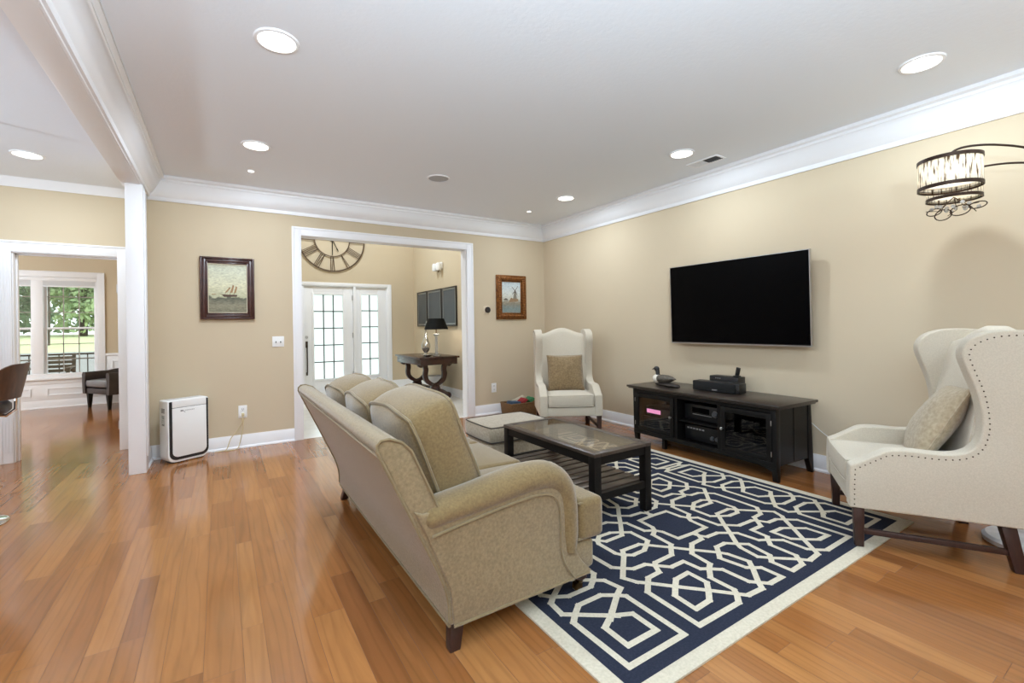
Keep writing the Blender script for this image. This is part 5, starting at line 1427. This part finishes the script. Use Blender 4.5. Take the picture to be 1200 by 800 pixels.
ps = [(8.615, 9.135, 'left'), (7.905, 8.585, 'middle'), (7.265, 7.875, 'right')]
for (y0, y1, wh) in ps:
    lab = {'left': 'dark slate panel in a silver frame, farthest of three in the entrance hall', 'middle': 'dark slate panel in a silver frame, middle of three in the entrance hall', 'right': 'dark slate panel in a silver frame, nearest of three in the entrance hall'}[wh]
    cy_ = (y0 + y1) / 2; a = (y1 - y0) / 2; h = 0.355
    t = thing('framed_artwork', lab, 'picture', (XF - 0.0015, cy_, 1.61), 0, 'framed panels in the entrance hall')
    mb = MB(); mb.frame(-a, a, -h, h, 0.024, -0.03, 0, plane='yz'); mb.build('frame', M['blackframe'], t, bevel=0.003)
    mb = MB(); mb.frame(-a + 0.023, a - 0.023, -h + 0.023, h - 0.023, 0.03, -0.022, 0, plane='yz'); mb.build('liner', M['silverframe'], t, bevel=0.002)
    mb = MB(); mb.box(-0.012, 0, -a + 0.045, a - 0.045, -h + 0.045, h - 0.045); mb.build('slate', M['slate'], t)
t = thing('door_chime', 'small white double door chime box high on the entrance hall wall', 'chime', (XF - 0.0015, 7.98, 2.39))
mb = MB(); mb.box(-0.05, 0, -0.14, 0.14, -0.06, 0.065); mb.build('housing', M['whiteplastic'], t, bevel=0.02, seg=3)
for sy in (-1, 1):
    mb = MB(); mb.lathe([(0.045, -0.09), (0.052, -0.07), (0.052, 0.02), (0.04, 0.05)], (-0.07, sy * 0.09, 0.0), 18); mb.build('chime_cup', M['whiteplastic'], t)
mb = MB(); mb.lathe([(0.012, -0.115), (0.012, -0.055)], (-0.03, 0.02, 0), 12); mb.build('tube', M['brass'], t)

def hall_table():
    x0, x1, y0, y1, H = 2.715, 3.43, 7.02, 8.27, 0.745
    cx, cy_ = (x0 + x1) / 2, (y0 + y1) / 2; a, b = (x1 - x0) / 2, (y1 - y0) / 2
    t = thing('console_table', 'dark mahogany hall table on scrolled lyre legs', 'table', (cx, cy_, 0.001))
    mb = MB(); mb.box(-a, a, -b, b, H - 0.03, H); mb.build('top', M['mahogany'], t, bevel=0.008, seg=3)
    mb = MB(); mb.box(-a + 0.03, a - 0.03, -b + 0.03, b - 0.03, H - 0.135, H - 0.03); mb.build('apron', M['mahogany'], t, bevel=0.004)
    for yy in (-b + 0.24, b - 0.17):
        # lyre: two S curves meeting in a stem over splayed scroll feet
        mb = MB()
        for s in (-1, 1):
            p = smooth_path([(s * 0.255, 0, 0.575), (s * 0.285, 0, 0.605), (s * 0.262, 0, 0.635), (s * 0.20, 0, 0.61), (s * 0.165, 0, 0.53), (s * 0.175, 0, 0.43), (s * 0.15, 0, 0.34), (s * 0.07, 0, 0.275), (0, 0, 0.255)], 6)
            n = len(p); mb.strip([(q.x, yy, q.z) for q in p], [0.03 + 0.05 * math.sin(PI * min(1, i / (n - 1) * 0.9)) for i in range(n)], 0.06, (0, 1, 0))
            mb.lathe([(0.034, -0.036), (0.034, 0.036)], (s * 0.255, yy, 0.595), 16, 'y')
        lg = mb.build('lyre_leg', M['mahogany'], t, bevel=0.004)
        mb = MB(); mb.prism([(-0.05, 0.16), (0.05, 0.16), (0.085, 0.20), (0.055, 0.275), (-0.055, 0.275), (-0.085, 0.20)], yy - 0.035, yy + 0.035, 'xz'); mb.build('stem', M['mahogany'], lg, bevel=0.005)
        mb = MB()
        for s in (-1, 1):
            p = smooth_path([(0, 0, 0.165), (s * 0.09, 0, 0.15), (s * 0.17, 0, 0.11), (s * 0.225, 0, 0.075)], 6)
            mb.strip([(q.x, yy, q.z) for q in p], 0.065, 0.06, (0, 1, 0))
            mb.lathe([(0.05, -0.034), (0.058, -0.026), (0.058, 0.026), (0.05, 0.034)], (s * 0.235, yy, 0.058), 20, 'y')
            mb.lathe([(0.02, -0.04), (0.02, 0.04)], (s * 0.235, yy, 0.058), 12, 'y')
        mb.build('scroll_foot', M['mahogany'], lg, bevel=0.003)
    mb = MB(); mb.box(-0.06, 0.06, -b + 0.26, b - 0.19, 0.165, 0.20); mb.build('stretcher', M['mahogany'], t, bevel=0.006)
    return cx, cy_, H + 0.001
hx, hy, hz = hall_table()
t = thing('table_lamp', 'crystal column table lamp with a black shade on the hall table', 'lamp', (3.10, 7.24, hz))
mb = MB(); mb.lathe([(0.075, 0), (0.075, 0.02), (0.03, 0.035)], n=4); mb.build('base', M['crystal'], t, bevel=0.003)
mb = MB(); mb.lathe([(0.028, 0.035), (0.030, 0.06), (0.022, 0.07), (0.024, 0.33), (0.034, 0.345), (0.05, 0.36), (0.05, 0.375), (0.02, 0.385)], n=16); mb.build('column', M['crystal'], t)
mb = MB(); mb.tube([(0, 0, 0.385), (0, 0, 0.47)], 0.010); mb.build('neck', M['brass'], t)
mb = MB(); mb.lathe([(0.205, 0.455), (0.20, 0.47), (0.135, 0.64), (0.131, 0.64), (0.196, 0.468), (0.201, 0.455)], n=40, caps=False); sh = mb.build('lamp_shade', M['blackmatte'], t)
mb = MB(); mb.sphere((0, 0, 0.52), 0.03); mb.build('bulb', M['bulb'], t)
L = bpy.data.lights.new('table_lamp_bulb', 'POINT'); L.energy = 5; L.shadow_soft_size = 0.03; L.color = (1, 0.9, 0.75)
lo = bpy.data.objects.new('table_lamp_bulb', L); COL.objects.link(lo); lo.parent = t; lo.location = (0, 0, 0.475)
t = thing('vase', 'slim silver vase with a long bent neck on the hall table', 'vase', (3.08, 7.66, hz))
pth = smooth_path([(0, 0, 0.0), (0, 0, 0.03), (0, 0, 0.06), (0, 0, 0.12), (0, 0, 0.19), (0, 0, 0.26), (0, 0, 0.33), (0, 0.0, 0.40), (0.0, -0.01, 0.46), (0, -0.03, 0.53), (0, -0.075, 0.585)], 3)
rad = [0.05, 0.048, 0.042, 0.034, 0.03, 0.032, 0.042, 0.054, 0.066, 0.074, 0.078, 0.079, 0.077, 0.07, 0.06, 0.05, 0.041, 0.034, 0.029, 0.025, 0.022, 0.02, 0.018, 0.017, 0.016, 0.015, 0.015, 0.016, 0.016, 0.017, 0.018]
mb = MB(); mb.tube(pth, rad[:len(pth)] + [0.018] * max(0, len(pth) - len(rad)), 20); mb.build('body', mat('silvered glass', (190, 188, 182), 0.15, metal=0.8), t, sharp=80)
mb = MB(); mb.tube([(0, -0.062, 0.575), (0, -0.078, 0.588)], [0.021, 0.0215], 16); mb.build('lip', M['steel'], t)
t = thing('silver_dish', 'small silver dish in front of the lamp on the hall table', 'dish', (2.93, 7.21, hz))
mb = MB(); mb.lathe([(0.04, 0), (0.045, 0.008), (0.085, 0.026), (0.105, 0.034), (0.103, 0.037), (0.08, 0.03), (0.04, 0.012), (0.001, 0.011)], n=28, caps=False); mb.build('bowl', M['chrome'], t, sharp=60)
mb = MB(); mb.tube([(0.095, -0.02, 0.034), (0.13, -0.02, 0.045), (0.13, 0.02, 0.045), (0.095, 0.02, 0.034)], 0.004, 8); mb.build('handle', M['chrome'], t)
t = thing('waste_basket', 'white tapered wastebasket standing under the hall table', 'bin', (3.24, 7.62, 0.001))
mb = MB(); mb.lathe([(0.001, 0.0), (0.10, 0.0), (0.135, 0.36), (0.141, 0.365), (0.135, 0.368), (0.128, 0.36), (0.095, 0.012), (0.001, 0.012)], n=32, caps=False); mb.build('bucket', M['whiteplastic'], t, sharp=50)
mb = MB(); mb.tube([(0.139 * math.cos(2 * PI * k / 32), 0.139 * math.sin(2 * PI * k / 32), 0.366) for k in range(32)], 0.005, 6, closed=True); mb.build('rim', M['whiteplastic'], t)

# ================================================================== OUTSIDE THE DINING ROOM WINDOW
mb = MB(); mb.box(-9, 2.2, YD + 0.16, 12.9, -0.2, -0.02)
struct(mb.build('porch_floor', mat('porch boards', (176, 172, 164), 0.7, var=0.05, vscale=3)), 'pale porch floor outside')
def ground(name, y0, y1, z0, z1, m, x0=-45, x1=30):
    mb = MB(); mb.prism([(y0, z0), (y1, z1), (y1, z1 - 0.3), (y0, z0 - 0.3)], x0, x1, 'yz'); return struct(mb.build(name, m))
ground('driveway', 12.9, 19.5, -0.06, 0.62, mat('pale driveway', (150, 148, 146), 0.9, var=0.05, vscale=1.5))
ground('lawn', 19.5, 46, 0.62, 1.05, mat('mown lawn', (206, 210, 168), 0.95, rgb2=(192, 200, 146), vscale=0.7))
bark = mat('tree bark', (66, 56, 46), 0.9, var=0.2, vscale=6)
def leafmat(rgb, rgb2):
    return mat('foliage', rgb, 0.7, rgb2=rgb2, vscale=1.2)
leaf_mats = [leafmat((176, 194, 146), (112, 140, 92)), leafmat((188, 202, 150), (124, 150, 98)), leafmat((160, 186, 152), (102, 134, 104))]
def tree(x, y, z, h, cr, label, k, low=1.0, n=1500, tr=0.22):
    rnd = random.Random(k * 17 + 3)
    t = thing('tree', label, 'tree', (x, y, z), 0, 'trees across the lawn')
    mb = MB(); mb.tube(smooth_path([(0, 0, -0.15), (0.05, 0, h * 0.3), (-0.05, 0.05, h * 0.6), (0, 0, h * 0.85)], 4), [tr, tr * 0.95, tr * 0.9, tr * 0.85, tr * 0.8, tr * 0.75, tr * 0.7, tr * 0.6, tr * 0.5, tr * 0.42, tr * 0.35, tr * 0.3, tr * 0.2], 10); mb.build('trunk', bark, t)
    mb = MB(); bm = mb.bm
    blobs = [(rnd.uniform(-0.55, 0.55) * cr, rnd.uniform(-0.5, 0.5) * cr, rnd.uniform(low, h), cr * rnd.uniform(0.38, 0.62)) for _ in range(16)]
    for i in range(n):
        bx, by, bz, br = rnd.choice(blobs)
        d = V((rnd.gauss(0, 1), rnd.gauss(0, 1), rnd.gauss(0, 1))).normalized() * br * rnd.uniform(0.55, 1.0) ** 0.5
        p = V((bx, by, bz)) + d
        if p.z < 0.25: continue
        s = rnd.uniform(0.10, 0.26); q = Quaternion((rnd.gauss(0, 1), rnd.gauss(0, 1), rnd.gauss(0, 1), rnd.gauss(0, 1))).normalized()
        vs = [bm.verts.new(p + q @ V(c) * s) for c in ((-1, 0, 0), (0, -0.55, 0.12), (1, 0, 0), (0, 0.55, 0.12))]
        bm.faces.new(vs)
    mb.build('foliage', leaf_mats[k % 3], t, sharp=180)
tree(-5.95, 25.5, 0.70, 7.0, 2.0, 'tree with a bare dark trunk standing in the lawn, just right of the window mullion', 0, low=4.6, n=1500, tr=0.16)
tree(-13.2, 40.0, 0.95, 7.0, 2.5, 'broad green tree at the far side of the lawn, leftmost through the window', 1, low=1.0, n=7500)
tree(-10.4, 44.5, 1.0, 8.0, 2.7, 'tall green tree across the lawn, second from the left through the window', 2, low=1.0, n=7500)
tree(-7.6, 40.5, 0.97, 7.0, 2.5, 'rounded green tree across the lawn, third from the left through the window', 0, low=0.9, n=7500)
tree(-3.6, 44.0, 1.0, 8.0, 2.6, 'green tree at the far side of the lawn, rightmost through the window', 1, low=1.0, n=7500)
tree(-16.0, 45.0, 1.0, 9.0, 3.0, 'green tree at the far side of the lawn, beyond the left edge of the window', 2, low=1.0, n=4000)
def railing():
    y = 12.7
    t = thing('porch_railing', 'dark metal porch railing with thin balusters outside the dining room window', 'railing', (-2.6, y, -0.02))
    mb = MB(); mb.box(-3.0, 3.6, -0.02, 0.02, 0.80, 0.83); mb.build('top_rail', M['bronze'], t)
    mb = MB(); mb.box(-3.0, 3.6, -0.015, 0.015, 0.71, 0.73); mb.build('mid_rail', M['bronze'], t)
    mb = MB(); mb.box(-3.0, 3.6, -0.015, 0.015, 0.08, 0.10); mb.build('bottom_rail', M['bronze'], t)
    for k in range(31):
        x = -2.95 + k * 0.215
        mb = MB(); mb.box(x - 0.008, x + 0.008, -0.008, 0.008, 0.0 if k % 6 == 0 else 0.10, 0.80); mb.build('baluster', M['bronze'], t)
railing()
def garden_chair(x, y, rz, label):
    t = thing('garden_chair', label, 'garden chair', (x, y, -0.019), rz, 'slatted garden chairs on the porch')
    wood = M['teak']
    for k in range(5):
        mb = MB(); mb.box(-0.29, 0.29, 0.20 + k * 0.018, 0.222 + k * 0.018, 0.44 + k * 0.078, 0.495 + k * 0.078); mb.build('back_slat', wood, t, bevel=0.003)
    for k in range(5):
        mb = MB(); mb.box(-0.28, 0.28, -0.27 + k * 0.09, -0.195 + k * 0.09, 0.385, 0.405); mb.build('seat_slat', wood, t, bevel=0.003)
    for sx in (-1, 1):
        mb = MB(); mb.taper((sx * 0.27, -0.25, 0), (sx * 0.27, -0.25, 0.60), 0.025, 0.025); mb.build('leg', wood, t)
        mb = MB(); mb.taper((sx * 0.27, 0.20, 0), (sx * 0.27, 0.31, 0.86), 0.025, 0.025); mb.build('leg', wood, t)
        mb = MB(); mb.box(sx * 0.27 - 0.035, sx * 0.27 + 0.035, -0.30, 0.25, 0.60, 0.625); mb.build('armrest', wood, t, bevel=0.004)
        mb = MB(); mb.box(sx * 0.27 - 0.012, sx * 0.27 + 0.012, -0.25, 0.22, 0.34, 0.385); mb.build('seat_rail', wood, t)
M['teak'] = mat('weathered teak', (96, 80, 66), 0.8, rgb2=(70, 58, 48), vscale=14)
garden_chair(-2.62, 11.55, 0.05, 'slatted wooden garden chair on the porch, seen through the right window sash')
garden_chair(-3.55, 11.7, 0.1, 'slatted wooden garden chair on the porch, seen through the left window sash')
